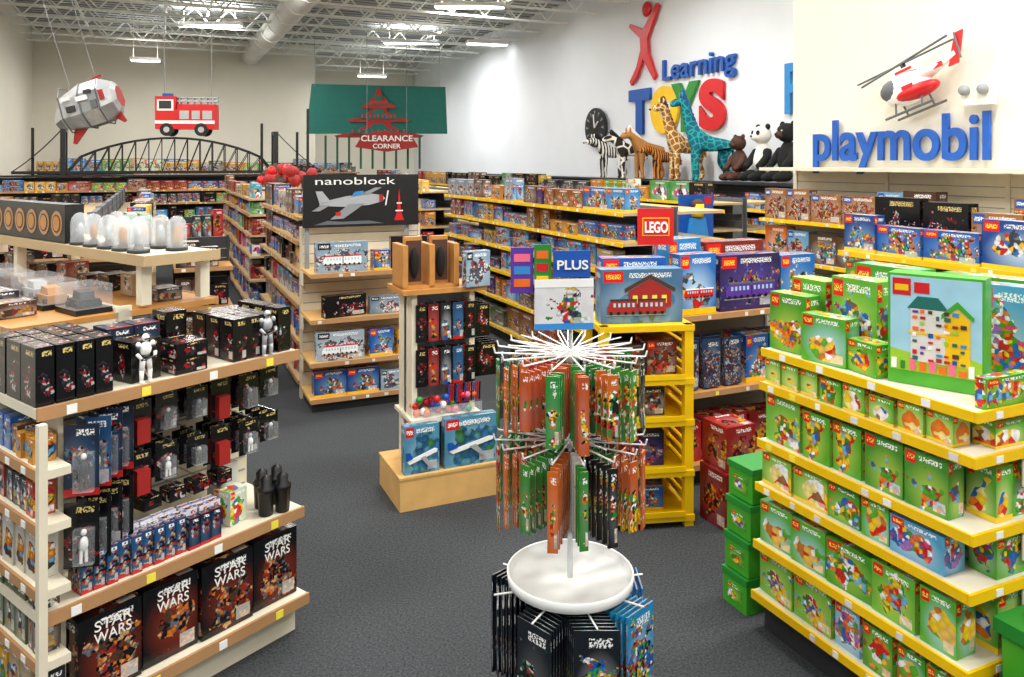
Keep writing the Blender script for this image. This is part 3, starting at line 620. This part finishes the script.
mb=MB('stocked_boxes',(0,0,0),0,8)
for k,z in enumerate([.15,.34,.55,.78,1.0]):
    mx=[.34,.55,.78,1.0,1.25][k]-z-.05; mb.row(.01,2.09,.06,z,['p_mix','p_warm','p_brown','p_black'],(.1,.22),(mx*.6,mx),(.08,.14),(1,3),2,mx)
mb.row(.05,2.07,.06,1.252,['p_brown','p_mix2','p_black','p_brown'],(.1,.2),(.05,.08),(.12,.15),(1,2),1,.1)
mb.build(G)
mb=MB('clear_display_cases',(0,0,0),0,3)
for k in range(10):
    x=.05+k*.205; y=.24+.03*(k%2); mb.box(x,x+.17,y,y+.13,1.252,1.27,'black'); mm=('maple','darkgrey','brown','silver')[k%4]
    mb.box(x+.03,x+.14,y+.03,y+.1,1.27,1.30,mm); mb.prism([(x+.05,1.30),(x+.12,1.30),(x+.11,1.325),(x+.06,1.33)],y+.04,y+.09,mm)
    for q in range(4): mb.cyl(x+.045+.08*(q%2),y+.03+.07*(q//2),1.27,1.29,.012,None,'black',8)
    mb.box(x,x+.17,y,y+.13,1.271,1.355,'clear')
    mb.box(x+.02,x+.12,.60,.70,1.252,1.252+.05+.02*(k%3),('p_brown','p_black','p_mix2')[k%3],500+k)
mb.build(G)
mb=MB('figurine_shelf_riser')
mb.box(.0,2.15,.48,.78,1.42,1.45,'cream'); mb.box(.0,2.15,.468,.479,1.415,1.455,'tan'); mb.box(2.151,2.162,.468,.78,1.415,1.455,'tan')
for x in (.0,.9,2.06): mb.box(x,x+.04,.49,.53,1.262,1.42,'cream'); mb.box(x,x+.04,.73,.77,1.262,1.42,'cream')
mb.build(G)
mb=MB('glass_dome_figurines')
for k in range(10):
    x=1.50+(k%5)*.125+.03*(k//5); y=.53+.14*(k//5); z=1.452
    mb.cyl(x,y,z,z+.012,.042,None,'darkgrey',16); mb.cyl(x,y,z+.012,z+.03,.022,.014,'brown',10); mb.ell((x,y,z+.06),(.016,.016,.035),('silver','maple')[k%2])
    mb.lathe(x,y,[(.038,z+.012),(.038,z+.09),(.033,z+.115),(.02,z+.132),(0,z+.138)],'glass',16)
mb.build(G)
mb=MB('coin_display_case'); mb.box(.35,1.42,.50,.58,1.452,1.62,'black')
for k in range(8):
    x=.42+k*.132
    for r_,mm in ((.055,'brownedge'),(.04,'black'),(.033,'maple')):
        yy=.498-(.055-r_)*.1; mb.disc(x,1.535,r_,yy,yy+.0008,mm,20)
mb.build(G)
# ---------------------------------------------------------------- plinth tower
T0=(-.576,4.01)
mb=MB('wooden_plinth',T0,YR); mb.box(0,.56,0,.40,.001,.165,'pine'); mb.box(-.004,.564,-.004,.404,.165,.178,'pine'); mb.build()
g=group('impulse_toy_display_tower',T0,YR)
mb=MB('tower_frame'); 
mb.box(.10,.46,.22,.26,.179,1.12,'grey'); mb.box(.10,.13,.12,.36,.179,1.12,'cream'); mb.box(.43,.46,.12,.36,.179,1.12,'cream')
mb.box(.04,.52,.08,.39,1.10,1.125,'maple'); mb.box(.08,.48,.06,.38,.42,.44,'cream'); mb.box(.08,.48,.06,.064,.44,.50,'clear')
mb.build(g)
mb=MB('wooden_pen_stand')
for x in (.05,.20):
    mb.box(x,x+.03,.12,.32,1.127,1.36,'maple'); 
    mb.box(x+.03,x+.125,.18,.22,1.127,1.40,'maple'); mb.box(x+.035,x+.12,.172,.178,1.16,1.38,'brown'); mb.ell((x+.078,.165,1.26),(.026,.02,.085),'furblack')
mb.box(.34,.37,.12,.32,1.127,1.36,'maple'); mb.box(.05,.37,.12,.32,1.126,1.14,'maple'); mb.build(g)
mb=MB('tower_cards',seed=3)
mb.box(.38,.53,.06,.11,1.127,1.32,'p_nano',201,.15)
for k in range(5):
    for z in (1.04,.80):
        x=.15+k*.07
        mb.tube((x,.22,z+.01),(x,.1,z+.01),.003,'chrome',4)
        for q in range(3): mb.box(x-.03,x+.03,.11+.03*q,.115+.03*q,z-.2,z,('p_black','p_red','p_mix','p_fig')[(k+q)%4],205+k+q*3)
for k in range(4):
    for q in range(3): mb.box(.465,.50+.05*q,.12+.05*k,.125+.05*k,.62+.22*(q%2)*1.0,.80+.22*(q%2),'p_black',230+k)
mb.build(g)
mb=MB('bouncy_balls',seed=2)
for k in range(46):
    mb.ell((mb.rng.uniform(.11,.45),mb.rng.uniform(.085,.2),.462+.036*(k//16)),(.02,.02,.02),mb.rng.choice(('red','blue','orange','pink','green','white','orange','purple')),8,5)
for k in range(16): mb.tube((.30+.012*k,.1,.50),(.30+.012*k,.09,.60),.005,('blue','red','darkred','black')[k%4],5)
mb.build(g)
mb=MB('model_aircraft_boxes',seed=2)
mb.box(.03,.22,.02,.08,.179,.43,'p_jet',241,0); mb.box(.25,.55,.02,.08,.179,.44,'p_jet',242,0)
for x0,w_,z0 in ((.04,.17,.25),(.27,.26,.27)):
    mb.prism([(x0,z0),(x0+w_*.9,z0+.05),(x0+w_,z0+.045),(x0+w_*.98,z0+.03),(x0+w_*.1,z0-.018)],.015,.019,'white'); mb.prism([(x0+w_*.45,z0+.01),(x0+w_*.75,z0-.05),(x0+w_*.82,z0-.045),(x0+w_*.6,z0+.02)],.0125,.0148,'silver'); mb.prism([(x0,z0),(x0-.005,z0+.045),(x0+.02,z0+.045),(x0+w_*.2,z0+.012)],.0125,.0148,'blue')
mb.build(g)
text('box_title','BOEING 747',(.33,.018,.395),0,.18,.02,'white',g,.001,.01)
# ---------------------------------------------------------------- spinner
g=group('spinning_card_rack',(.186,2.5),0)
mb=MB('stand'); mb.cyl(0,0,.0,.03,.2,.19,'darkgrey',28); mb.cyl(0,0,.03,1.28,.0085,None,'chrome',12)
mb.lathe(0,0,[(0,.462),(.19,.462),(.2,.468),(.203,.497),(.2,.5),(.196,.497),(.193,.478),(0,.474)],'white',48)
for z in (1.185,.91,.45):
    mb.cyl(0,0,z-.02,z+.02,.018,None,'white',12)
mb.build(g)
mb=MB('wire_hooks')
NP=16
for z in (1.185,.91):
    for k in range(NP):
        a=2*math.pi*k/NP+.1; c_,s_=math.cos(a),math.sin(a)
        mb.tube((c_*.015,s_*.015,z),(c_*.24,s_*.24,z+.012),.0028,'white',5); mb.tube((c_*.24,s_*.24,z+.012),(c_*.245,s_*.245,z+.03),.0028,'white',5)
        mb.tube((c_*.015,s_*.015,z+.02),(c_*.20,s_*.20,z+.035),.0022,'white',5)
NA=8
for k in range(NA):
    a=2*math.pi*k/NA+.25; c_,s_=math.cos(a),math.sin(a); mb.tube((c_*.015,s_*.015,.45),(c_*.25,s_*.25,.45),.003,'white',5)
mb.build(g)
def hang(mb,a,r,z,w,h,m,sku,th=.004,tw=0):
    c_,s_=math.cos(a),math.sin(a); i=len(mb.V)
    for rr in (r,r-th):
        for (t,zz) in ((-w/2,z-h),(w/2,z-h),(w/2,z),(-w/2,z)):
            rq=rr+t*tw; mb.V.append((c_*rq-s_*t,s_*rq+c_*t,zz))
    o=(sku*7.13)%9
    for f in ((0,1,2,3),(5,4,7,6),(1,5,6,2),(4,0,3,7),(3,2,6,7),(4,5,1,0)):
        mb.face(tuple(i+q for q in f),m,[(0,0),(1,0),(1,1),(0,1)],[(o,o),(o+w,o),(o+w,o+h),(o,o+h)],sku)
mb=MB('hanging_pens',seed=5)
for z in (1.178,.904):
    for k in range(NP):
        a=2*math.pi*k/NP+.1; h=mb.rng.uniform(.17,.235) if z>1 else mb.rng.uniform(.2,.26); sk=round(mb.rng.uniform(1,900),2); mm=mb.rng.choice(('p_pen','p_pen','p_pen2'))
        w_=mb.rng.uniform(.024,.04)
        for q in range(6):
            if q==3: sk=round(mb.rng.uniform(1,900),2)
            hang(mb,a,.235-q*.03,z-mb.rng.uniform(0,.008),w_,h,mm,sk,.006,mb.rng.uniform(-.25,.25))
mb.build(g)
mb=MB('hanging_activity_cards',seed=5)
for k in range(NA):
    a=2*math.pi*k/NA+.25
    for q in range(7): hang(mb,a,.24-q*.018,.44,.13,.32,('p_book' if k in (6,7,0) else 'p_bookdark'),400+k*3.3,.005,.25)
mb.build(g)
mb=MB('rack_signs')
mb.box(-.115,.075,-.02,-.01,1.27,1.43,'p_poster',7,.12); mb.box(-.115,.075,-.022,-.02,1.405,1.43,'white',0,.12); mb.box(-.115,.075,-.022,-.02,1.27,1.29,'skyblue',0,.12)
mb.box(-.19,-.118,-.012,-.006,1.385,1.53,'purple',0,.1); mb.box(-.115,-.06,-.012,-.006,1.40,1.54,'green',0,.1); mb.box(-.055,.065,-.012,-.006,1.435,1.52,'blue',0,.1)
for k in range(3): mb.box(-.18,-.128,-.014,-.012,1.405+.04*k,1.43+.04*k,('orange','skyblue','pink')[k],0,.1); mb.box(-.108,-.07,-.014,-.012,1.415+.04*k,1.44+.04*k,('yellow','red','orange')[k],0,.1)
mb.build(g)
text('sign_text','PLUS',(-.045,-.025,1.462),.1,.10,.03,'white',g,.001,.02)
# ---------------------------------------------------------------- wall graphics
def wallp(px,v):
    k=(px-512)/780; Y=v/(k*CA+SA); return (k*Y,Y)
def wtext(nm,s,px,v,z,w,h,m,bold=.03,par=None):
    p=wallp(px,v); return text(nm,s,(p[0],p[1],z),YL,w,h,m,par,.03,bold)
g=group('wall_lettering_figure_brand',(0,0),0)
t=text('lettering','playmobil',(.386*7.165-.02,7.165-.03,1.83),YL,1.66,.47,'blue',g,.012,.018)
g=group('toy_store_wall_sign',(0,0),0)
wtext('word_learning','Learning',662,8.55,3.33,2.0,.50,'blue',.012,g)
for ch,px,c,w_ in (('T',631,'blue',.72),('O',652,'yellow',.85),('Y',676,'green',.78),('S',701,'red',.66)):
    wtext('letter_'+ch,ch,px,8.55,2.42,w_,.88,c,.06,g)
p=wallp(642,8.52)
mb=MB('dancing_figure',(p[0],p[1],3.38),YL)
mb.ell((.16,0,1.36),(.14,.06,.15),'red',14,8)
mb.prism([(-.42,1.10),(-.38,1.16),(.05,.98),(.30,1.20),(.50,1.42),(.57,1.36),(.38,1.06),(.20,.80),(.24,.5),(.48,.06),(.42,-.02),(.06,.42),(-.14,.1),(-.34,-.06),(-.39,.02),(-.16,.28),(-.02,.6),(-.04,.84)][::-1],-.03,.03,'red')
mb.build(g)
p=wallp(596,8.5); mb=MB('round_wall_clock',(p[0],p[1],2.55),YL)
mb.disc(0,0,.42,-.03,.03,'black',32)
for k in range(12):
    a=k*math.pi/6; mb.prism([(.25*math.cos(a),.25*math.sin(a)),(.36*math.cos(a-.08),.36*math.sin(a-.08)),(.36*math.cos(a+.08),.36*math.sin(a+.08))],-.036,-.031,'grey')
mb.tube((0,-.04,0),(.15,-.04,.12),.02,'white',5); mb.tube((0,-.04,0),(-.05,-.04,.28),.015,'white',5)
mb.build()
wtext('blue_wall_lettering','Pl',784,8.55,2.55,.5,.75,'skyblue',.02)
p=wallp(968,5.46); mb=MB('emergency_light',(p[0],p[1],2.22),YL); mb.box(0,.22,-.08,.0,0,.1,'cardwhite'); mb.ell((.04,-.1,.11),(.04,.04,.04),'grey'); mb.ell((.18,-.1,.11),(.04,.04,.04),'grey'); mb.build()
p=wallp(920,5.36); g=group('toy_helicopter_wall_display',(p[0],p[1],2.42),YL); g.rotation_euler=(0,-.30,YL)
mb=MB('fuselage'); mb.ell((-.12,0,0),(.22,.09,.13),'white',16,10); mb.ell((-.22,-.015,.02),(.12,.08,.09),'midgrey',14,8); mb.ell((-.03,-.02,-.06),(.2,.085,.06),'red',14,8)
mb.tube((.0,0,.03),(.34,0,.10),.06,'white',10,.02); mb.prism([(.28,.06),(.38,.24),(.44,.24),(.37,.08)],-.01,.01,'red'); mb.prism([(.30,.08),(.26,.02),(.34,.02),(.36,.08)],-.01,.01,'red')
mb.box(.1,.24,-.035,-.03,.04,.08,'red'); mb.cyl(-.1,0,.12,.2,.02,None,'black',8); mb.box(-.18,.02,-.05,.05,.11,.15,'white'); mb.box(-.15,.0,-.055,-.05,.12,.14,'red')
for q in (-1,1): mb.tube((-.32,q*.07,-.19),(.12,q*.07,-.19),.01,'midgrey',6); mb.tube((-.22,q*.04,-.09),(-.22,q*.07,-.19),.008,'midgrey',5); mb.tube((.02,q*.04,-.09),(.02,q*.07,-.19),.008,'midgrey',5)
mb.box(-.55,.35,-.015,.015,.2,.206,'midgrey')
mb.tube((-.48,-.05,.15),(.28,.05,.27),.010,'midgrey',5); mb.tube((.38,-.02,.04),(.38,-.02,.24),.008,'midgrey',5); mb.box(-.1,0,-.092,-.088,-.03,.0,'red'); mb.build(g)
# ---------------------------------------------------------------- kites, banner, bridge
def kite_strings(mb,pts,z): 
    for p in pts: mb.tube(p,(p[0],p[1],z),.006,'grey',4)
g=group('fire_truck_kite',(-5.45,12,2.2),.1)
mb=MB('body'); mb.box(0,.88,-.12,.12,.12,.42,'red'); mb.box(0,.30,-.12,.12,.42,.62,'red'); mb.box(.03,.27,-.125,-.12,.40,.57,'white'); mb.box(.06,.24,-.13,-.125,.43,.55,'darkgrey')
mb.box(.32,.88,-.11,.11,.42,.50,'red'); mb.box(0,.88,-.127,-.12,.2,.25,'white'); mb.box(.36,.50,-.128,-.12,.27,.4,'silver'); mb.box(.54,.66,-.128,-.12,.27,.4,'silver'); mb.box(.70,.84,-.128,-.12,.27,.4,'silver')
mb.box(.3,.9,-.05,.05,.54,.57,'silver'); mb.box(.3,.9,-.05,.05,.60,.62,'silver'); mb.box(.08,.22,-.04,.04,.62,.67,'blue')
for k in range(6): mb.box(.33+k*.1,.345+k*.1,-.05,.05,.50,.62,'silver')
for x in (.17,.68):
    for y in (-.13,.11): mb.disc(x,.11,.1,y,y+.02,'black'); mb.disc(x,.11,.045,y-.004,y,'silver')
kite_strings(mb,((.1,0,.6),(.8,0,.5)),3.2); mb.build(g)
# angular grey spaceship kite: faceted wedge hull with panels, red dorsal details and struts
g=group('spaceship_kite',(-6.5,12,2.68),.15); g.rotation_euler=(0,-.28,.15)
mb=MB('hull')
def loft(secs,m,caps=('darkred','darkred')):
    i=len(mb.V); n=len(secs[0][1])
    for x,pts in secs:
        for y,z in pts: mb.V.append((x,y,z))
    for j in range(len(secs)-1):
        for k in range(n):
            k2=(k+1)%n; mb.face((i+j*n+k,i+(j+1)*n+k,i+(j+1)*n+k2,i+j*n+k2),m if (k+j)%3 else 'grey')
    mb.face(tuple(i+k for k in range(n)),caps[0]); mb.face(tuple(i+(len(secs)-1)*n+k for k in reversed(range(n))),caps[1])
def sec(w,h,z0=0): return [(-w,z0-h*.4),(-w*.4,z0-h),(w*.4,z0-h),(w,z0-h*.4),(w*.9,z0+h*.5),(w*.4,z0+h),(-w*.4,z0+h),(-w*.9,z0+h*.5)]
loft([(-.50,sec(.12,.10,-.12)),(-.36,sec(.26,.24,-.04)),(-.05,sec(.33,.33)),(.26,sec(.33,.33,.02)),(.42,sec(.26,.24,.03)),(.47,sec(.18,.16,.03))],'kitesilver',('darkgrey','darkred'))
for x in (-.30,-.02,.24): 
    for k in range(8):
        p_=sec(.345,.345)[k]; q_=sec(.345,.345)[(k+1)%8]; mb.tube((x,p_[0],p_[1]),(x,q_[0],q_[1]),.012,'midgrey',4)
for (x,z,w,h,mm) in ((-.22,-.08,.12,.09,'darkgrey'),(-.05,.05,.16,.07,'white'),(.13,-.10,.09,.12,'midgrey'),(.08,.14,.10,.05,'darkgrey'),(-.24,.10,.10,.05,'white'),(.28,.0,.06,.14,'darkred')):
    mb.box(x,x+w,-.352,-.30,z,z+h,mm)
mb.prism([(-.08,.33),(.22,.33),(.30,.42),(.24,.42)],-.02,.02,'darkred'); mb.prism([(-.30,-.30),(-.12,-.33),(-.34,-.52),(-.38,-.50)],-.02,.02,'darkred')
mb.prism([(.30,-.26),(.42,-.2),(.46,-.36),(.42,-.38)],-.02,.02,'darkred')
kite_strings(mb,((.2,0,.33),(-.2,0,.30)),2.6); mb.build(g)
g=group('pagoda_banner',(-5.26,20,2.45),0)
mb=MB('banner'); mb.prism([(-.02,.1),(3.6,.1),(3.55,1.3),(0.12,1.38)],0,.05,'teal')
def roof(cx,z,w,h,t):
    L=[(cx-w,z),(cx-w*.55,z+h*.22),(cx-w*.25,z+h*.55),(cx-t,z+h)]
    return [(cx-w*.93,z-.05),(cx+w*.93,z-.05)]+[(2*cx-x,zz) for x,zz in L]+L[::-1]
mb.prism(roof(1.85,.05,1.15,.5,.42),-.04,-.005,'darkred'); mb.prism(roof(1.85,.45,.8,.42,.22),-.05,-.041,'darkred'); mb.prism(roof(1.85,.80,.45,.48,.02),-.06,-.051,'darkred')
for k,(z,w_) in enumerate(((.12,.82),(.50,.52),(.85,.26))):
    mb.prism(roof(1.85,z+.03,w_,.2,.12),-.075,-.061,'teal')
    for q in range(-4,5): mb.box(1.85+q*w_*.2-.014,1.85+q*w_*.2+.014,-.085,-.076,z+.0,z+.09,'red')
for k in range(9): mb.tube((.5+k*.3,-.1,.05),(.5+k*.3,-.1,-.8),.03,'dgreen',5)
kite_strings(mb,((.2,0,1.3),(3.4,0,1.3)),3.0); mb.build(g)
g=group('clearance_sign',(-3.95,19.6,2.1),0)
mb=MB('board'); mb.prism([(0,.1),(.8,-.02),(1.6,.1),(1.4,.42),(.8,.52),(.2,.42)],0,.03,'darkred'); mb.tube((.3,.02,.4),(.3,.02,3.3),.008,'grey',4); mb.tube((1.3,.02,.4),(1.3,.02,3.3),.008,'grey',4); mb.build(g)
text('line_a','CLEARANCE',(.15,-.01,.25),0,1.3,.15,'white',g,.005,.02); text('line_b','CORNER',(.45,-.01,.07),0,.7,.12,'white',g,.005,.02)
g=group('model_steel_bridge',R(15.4,-1.4)+(1.592,),YR)
mb=MB('truss'); W_=3.4
for y in (-.15,.15):
    mb.tube((-.8,y,.05),(W_+.9,y,.05),.025,'black',4)
    pr=None
    for k in range(17):
        x=W_*k/16; z=.16+.5*math.sin(math.pi*k/16)**.7 if 0<k<16 else .05
        if pr: mb.tube((pr[0],y,pr[1]),(x,y,z),.022,'black',4); mb.tube((pr[0],y,.05),(x,y,z),.01,'black',4)
        mb.tube((x,y,.05),(x,y,z),.012,'black',4); pr=(x,z)
for x in (-.05,W_+.05):
    for y in (-.15,.15): mb.box(x-.04,x+.04,y-.04,y+.04,0,.8,'black')
    mb.box(x-.04,x+.04,-.15,.15,.74,.8,'black')
mb.box(-.8,W_+.9,-.16,.16,.02,.045,'black')
for q,(xa,xb) in enumerate(((-.05,-.8),(W_+.05,W_+.9))):
    for k in range(5): t=k/5; mb.tube((xa+(xb-xa)*t,-.15,.8-.75*t+.2*t*(t-1)),(xa+(xb-xa)*(t+.2),-.15,.8-.75*(t+.2)+.2*(t+.2)*(t-.8)),.012,'black',4)
for x,h in ((-1.0,1.2),(-.5,.8),(W_+.65,1.25),(W_-.2,.95),(W_+.45,.8)): mb.tube((x,-.1,0),(x,-.1,h),.025,'black',6)
mb.build(g)
# ---------------------------------------------------------------- plush animals
def skin(name,verts,edges,m,parent,sub=1):
    me=bpy.data.meshes.new(name); me.from_pydata([v[:3] for v in verts],edges,[]); me.materials.append(MATS[m])
    ob=bpy.data.objects.new(name,me); S.collection.objects.link(ob); ob.parent=parent
    sk=ob.modifiers.new('skin','SKIN'); sk.use_smooth_shade=True
    for i,v in enumerate(verts): me.skin_vertices[0].data[i].radius=(v[3],v[3])
    me.skin_vertices[0].data[0].use_root=True
    ss=ob.modifiers.new('sub','SUBSURF'); ss.levels=sub; ss.render_levels=sub+1
    return ob
def quad(name,px,s,m,yaw,neck=.25,nlen=.2,leg=.42,mane=None,v=8.16,z=1.502):
    p=wallp(px,v); g=group(name,(p[0],p[1],z),YL+yaw); g.scale=(s,s,s)
    B0=leg+.12
    hx,hz=.24+neck*.7,B0+nlen
    V=[(-.22,0,B0,.12),(0,0,B0-.01,.115),(.18,0,B0+.02,.13),(.24+neck*.25,0,B0+.06+nlen*.45,.08),(hx,0,hz,.075),(hx+.10,0,hz-.02,.07),(hx+.2,0,hz-.06,.045),
       (-.33,0,B0+.03,.03),(-.38,0,B0-.18,.02)]
    E=[(0,1),(1,2),(2,3),(3,4),(4,5),(5,6),(0,7),(7,8)]
    for q in (-1,1):
        i=len(V); V+=[(-.24,q*.08,B0-.08,.075),(-.20,q*.09,leg*.62,.05),(-.28,q*.09,leg*.32,.033),(-.25,q*.09,.04,.035),(-.21,q*.09,.02,.03)]; E+=[(0,i),(i,i+1),(i+1,i+2),(i+2,i+3),(i+3,i+4)]
        i=len(V); V+=[(.18,q*.08,B0-.08,.065),(.19,q*.09,leg*.5,.04),(.18,q*.09,.04,.033),(.22,q*.09,.02,.03)]; E+=[(2,i),(i,i+1),(i+1,i+2),(i+2,i+3)]
    skin('body',V,E,m,g)
    mb=MB('face_details')
    for q in (-1,1):
        mb.ell((hx+.03,q*.07,hz+.09),(.018,.022,.045),m); mb.ell((hx+.12,q*.055,hz+.02),(.014,.014,.014),'black',8,5)
        if 'giraffe' in name: mb.tube((hx+.03,q*.03,hz+.05),(hx+.02,q*.03,hz+.15),.01,'brown',6,.016)
        if q==1: mb.ell((hx+.235,0,hz-.055),(.02,.025,.018),'black',8,5)
    if mane:
        for k in range(10):
            t=k/9; mb.ell((.16+(hx-.14)*t-.02,0,B0+.14+(hz-B0-.03)*t),(.04,.03,.06),mane,8,5)
    mb.build(g); return g
quad('plush_giraffe',685,1.04,'giraffe_fur',-1.75,.2,.64,.44,'brown',v=8.13)
quad('plush_giraffe',708,1.10,'teal_fur',-2.0,.18,.62,.44,'blue',v=8.12)
quad('plush_tiger',665,.85,'tiger_fur',-1.7,.2,.16,.36)
quad('plush_horse',648,.98,'furtan',-1.6,.22,.26,.45,'furwhite')
quad('plush_cow',630,.95,'cow_fur',-1.75,.22,.24,.45,'furblack')
quad('plush_zebra',612,.95,'zebra_fur',-1.7,.22,.24,.42,'furblack')
def sitter(name,px,s,body,limb,head,yaw=0,v=8.3):
    p=wallp(px,v); g=group(name,(p[0],p[1],1.502),YL+yaw); g.scale=(s,s,s)   # faces local -y
    skin('body',[(0,0,.18,.2),(0,0,.42,.19),(0,-.01,.58,.13),(0,-.02,.68,.07)],[(0,1),(1,2),(2,3)],body,g)
    for q,nm in ((-1,'left'),(1,'right')):
        skin('arm_'+nm,[(q*.12,-.02,.56,.085),(q*.20,-.08,.42,.075),(q*.18,-.22,.28,.06),(q*.15,-.26,.25,.055)],[(0,1),(1,2),(2,3)],limb,g)
        skin('leg_'+nm,[(q*.12,-.05,.14,.12),(q*.14,-.24,.12,.095),(q*.14,-.34,.09,.08),(q*.14,-.38,.14,.07)],[(0,1),(1,2),(2,3)],limb,g)
    mb=MB('head'); mb.ell((0,-.04,.80),(.17,.155,.155),head,16,10); mb.ell((0,-.18,.76),(.075,.07,.06),head if head!='furblack' else 'brown',12,8); mb.ell((0,-.25,.775),(.025,.02,.018),'black',8,5)
    for q in (-1,1):
        mb.ell((q*.13,-.02,.93),(.055,.035,.055),limb,10,6)
        if body=='furwhite': mb.ell((q*.068,-.165,.83),(.04,.03,.045),'furblack',10,6)
        mb.ell((q*.06,-.185,.83),(.014,.014,.014),'white' if head=='furblack' else 'black',8,5)
    mb.build(g)
sitter('plush_brown_bear',740,.76,'brown','brown','brown',-.1)
sitter('plush_panda',764,.90,'furwhite','furblack','furwhite',-.12)
sitter('plush_gorilla',789,.92,'furblack','furblack','furblack',-.1,v=8.32)
# ---------------------------------------------------------------- world + camera
w=bpy.data.worlds.new('world'); S.world=w; w.use_nodes=True; w.node_tree.nodes['Background'].inputs[0].default_value=(1,1,1,1); w.node_tree.nodes['Background'].inputs[1].default_value=.62
cam=bpy.data.cameras.new('camera'); co=bpy.data.objects.new('camera',cam); S.collection.objects.link(co); S.camera=co
co.location=(0,0,1.8); co.rotation_euler=(math.pi/2,0,0); cam.lens=27.42; cam.sensor_width=36; cam.shift_y=-.1714; cam.clip_start=.05
S.view_settings.view_transform='Standard'
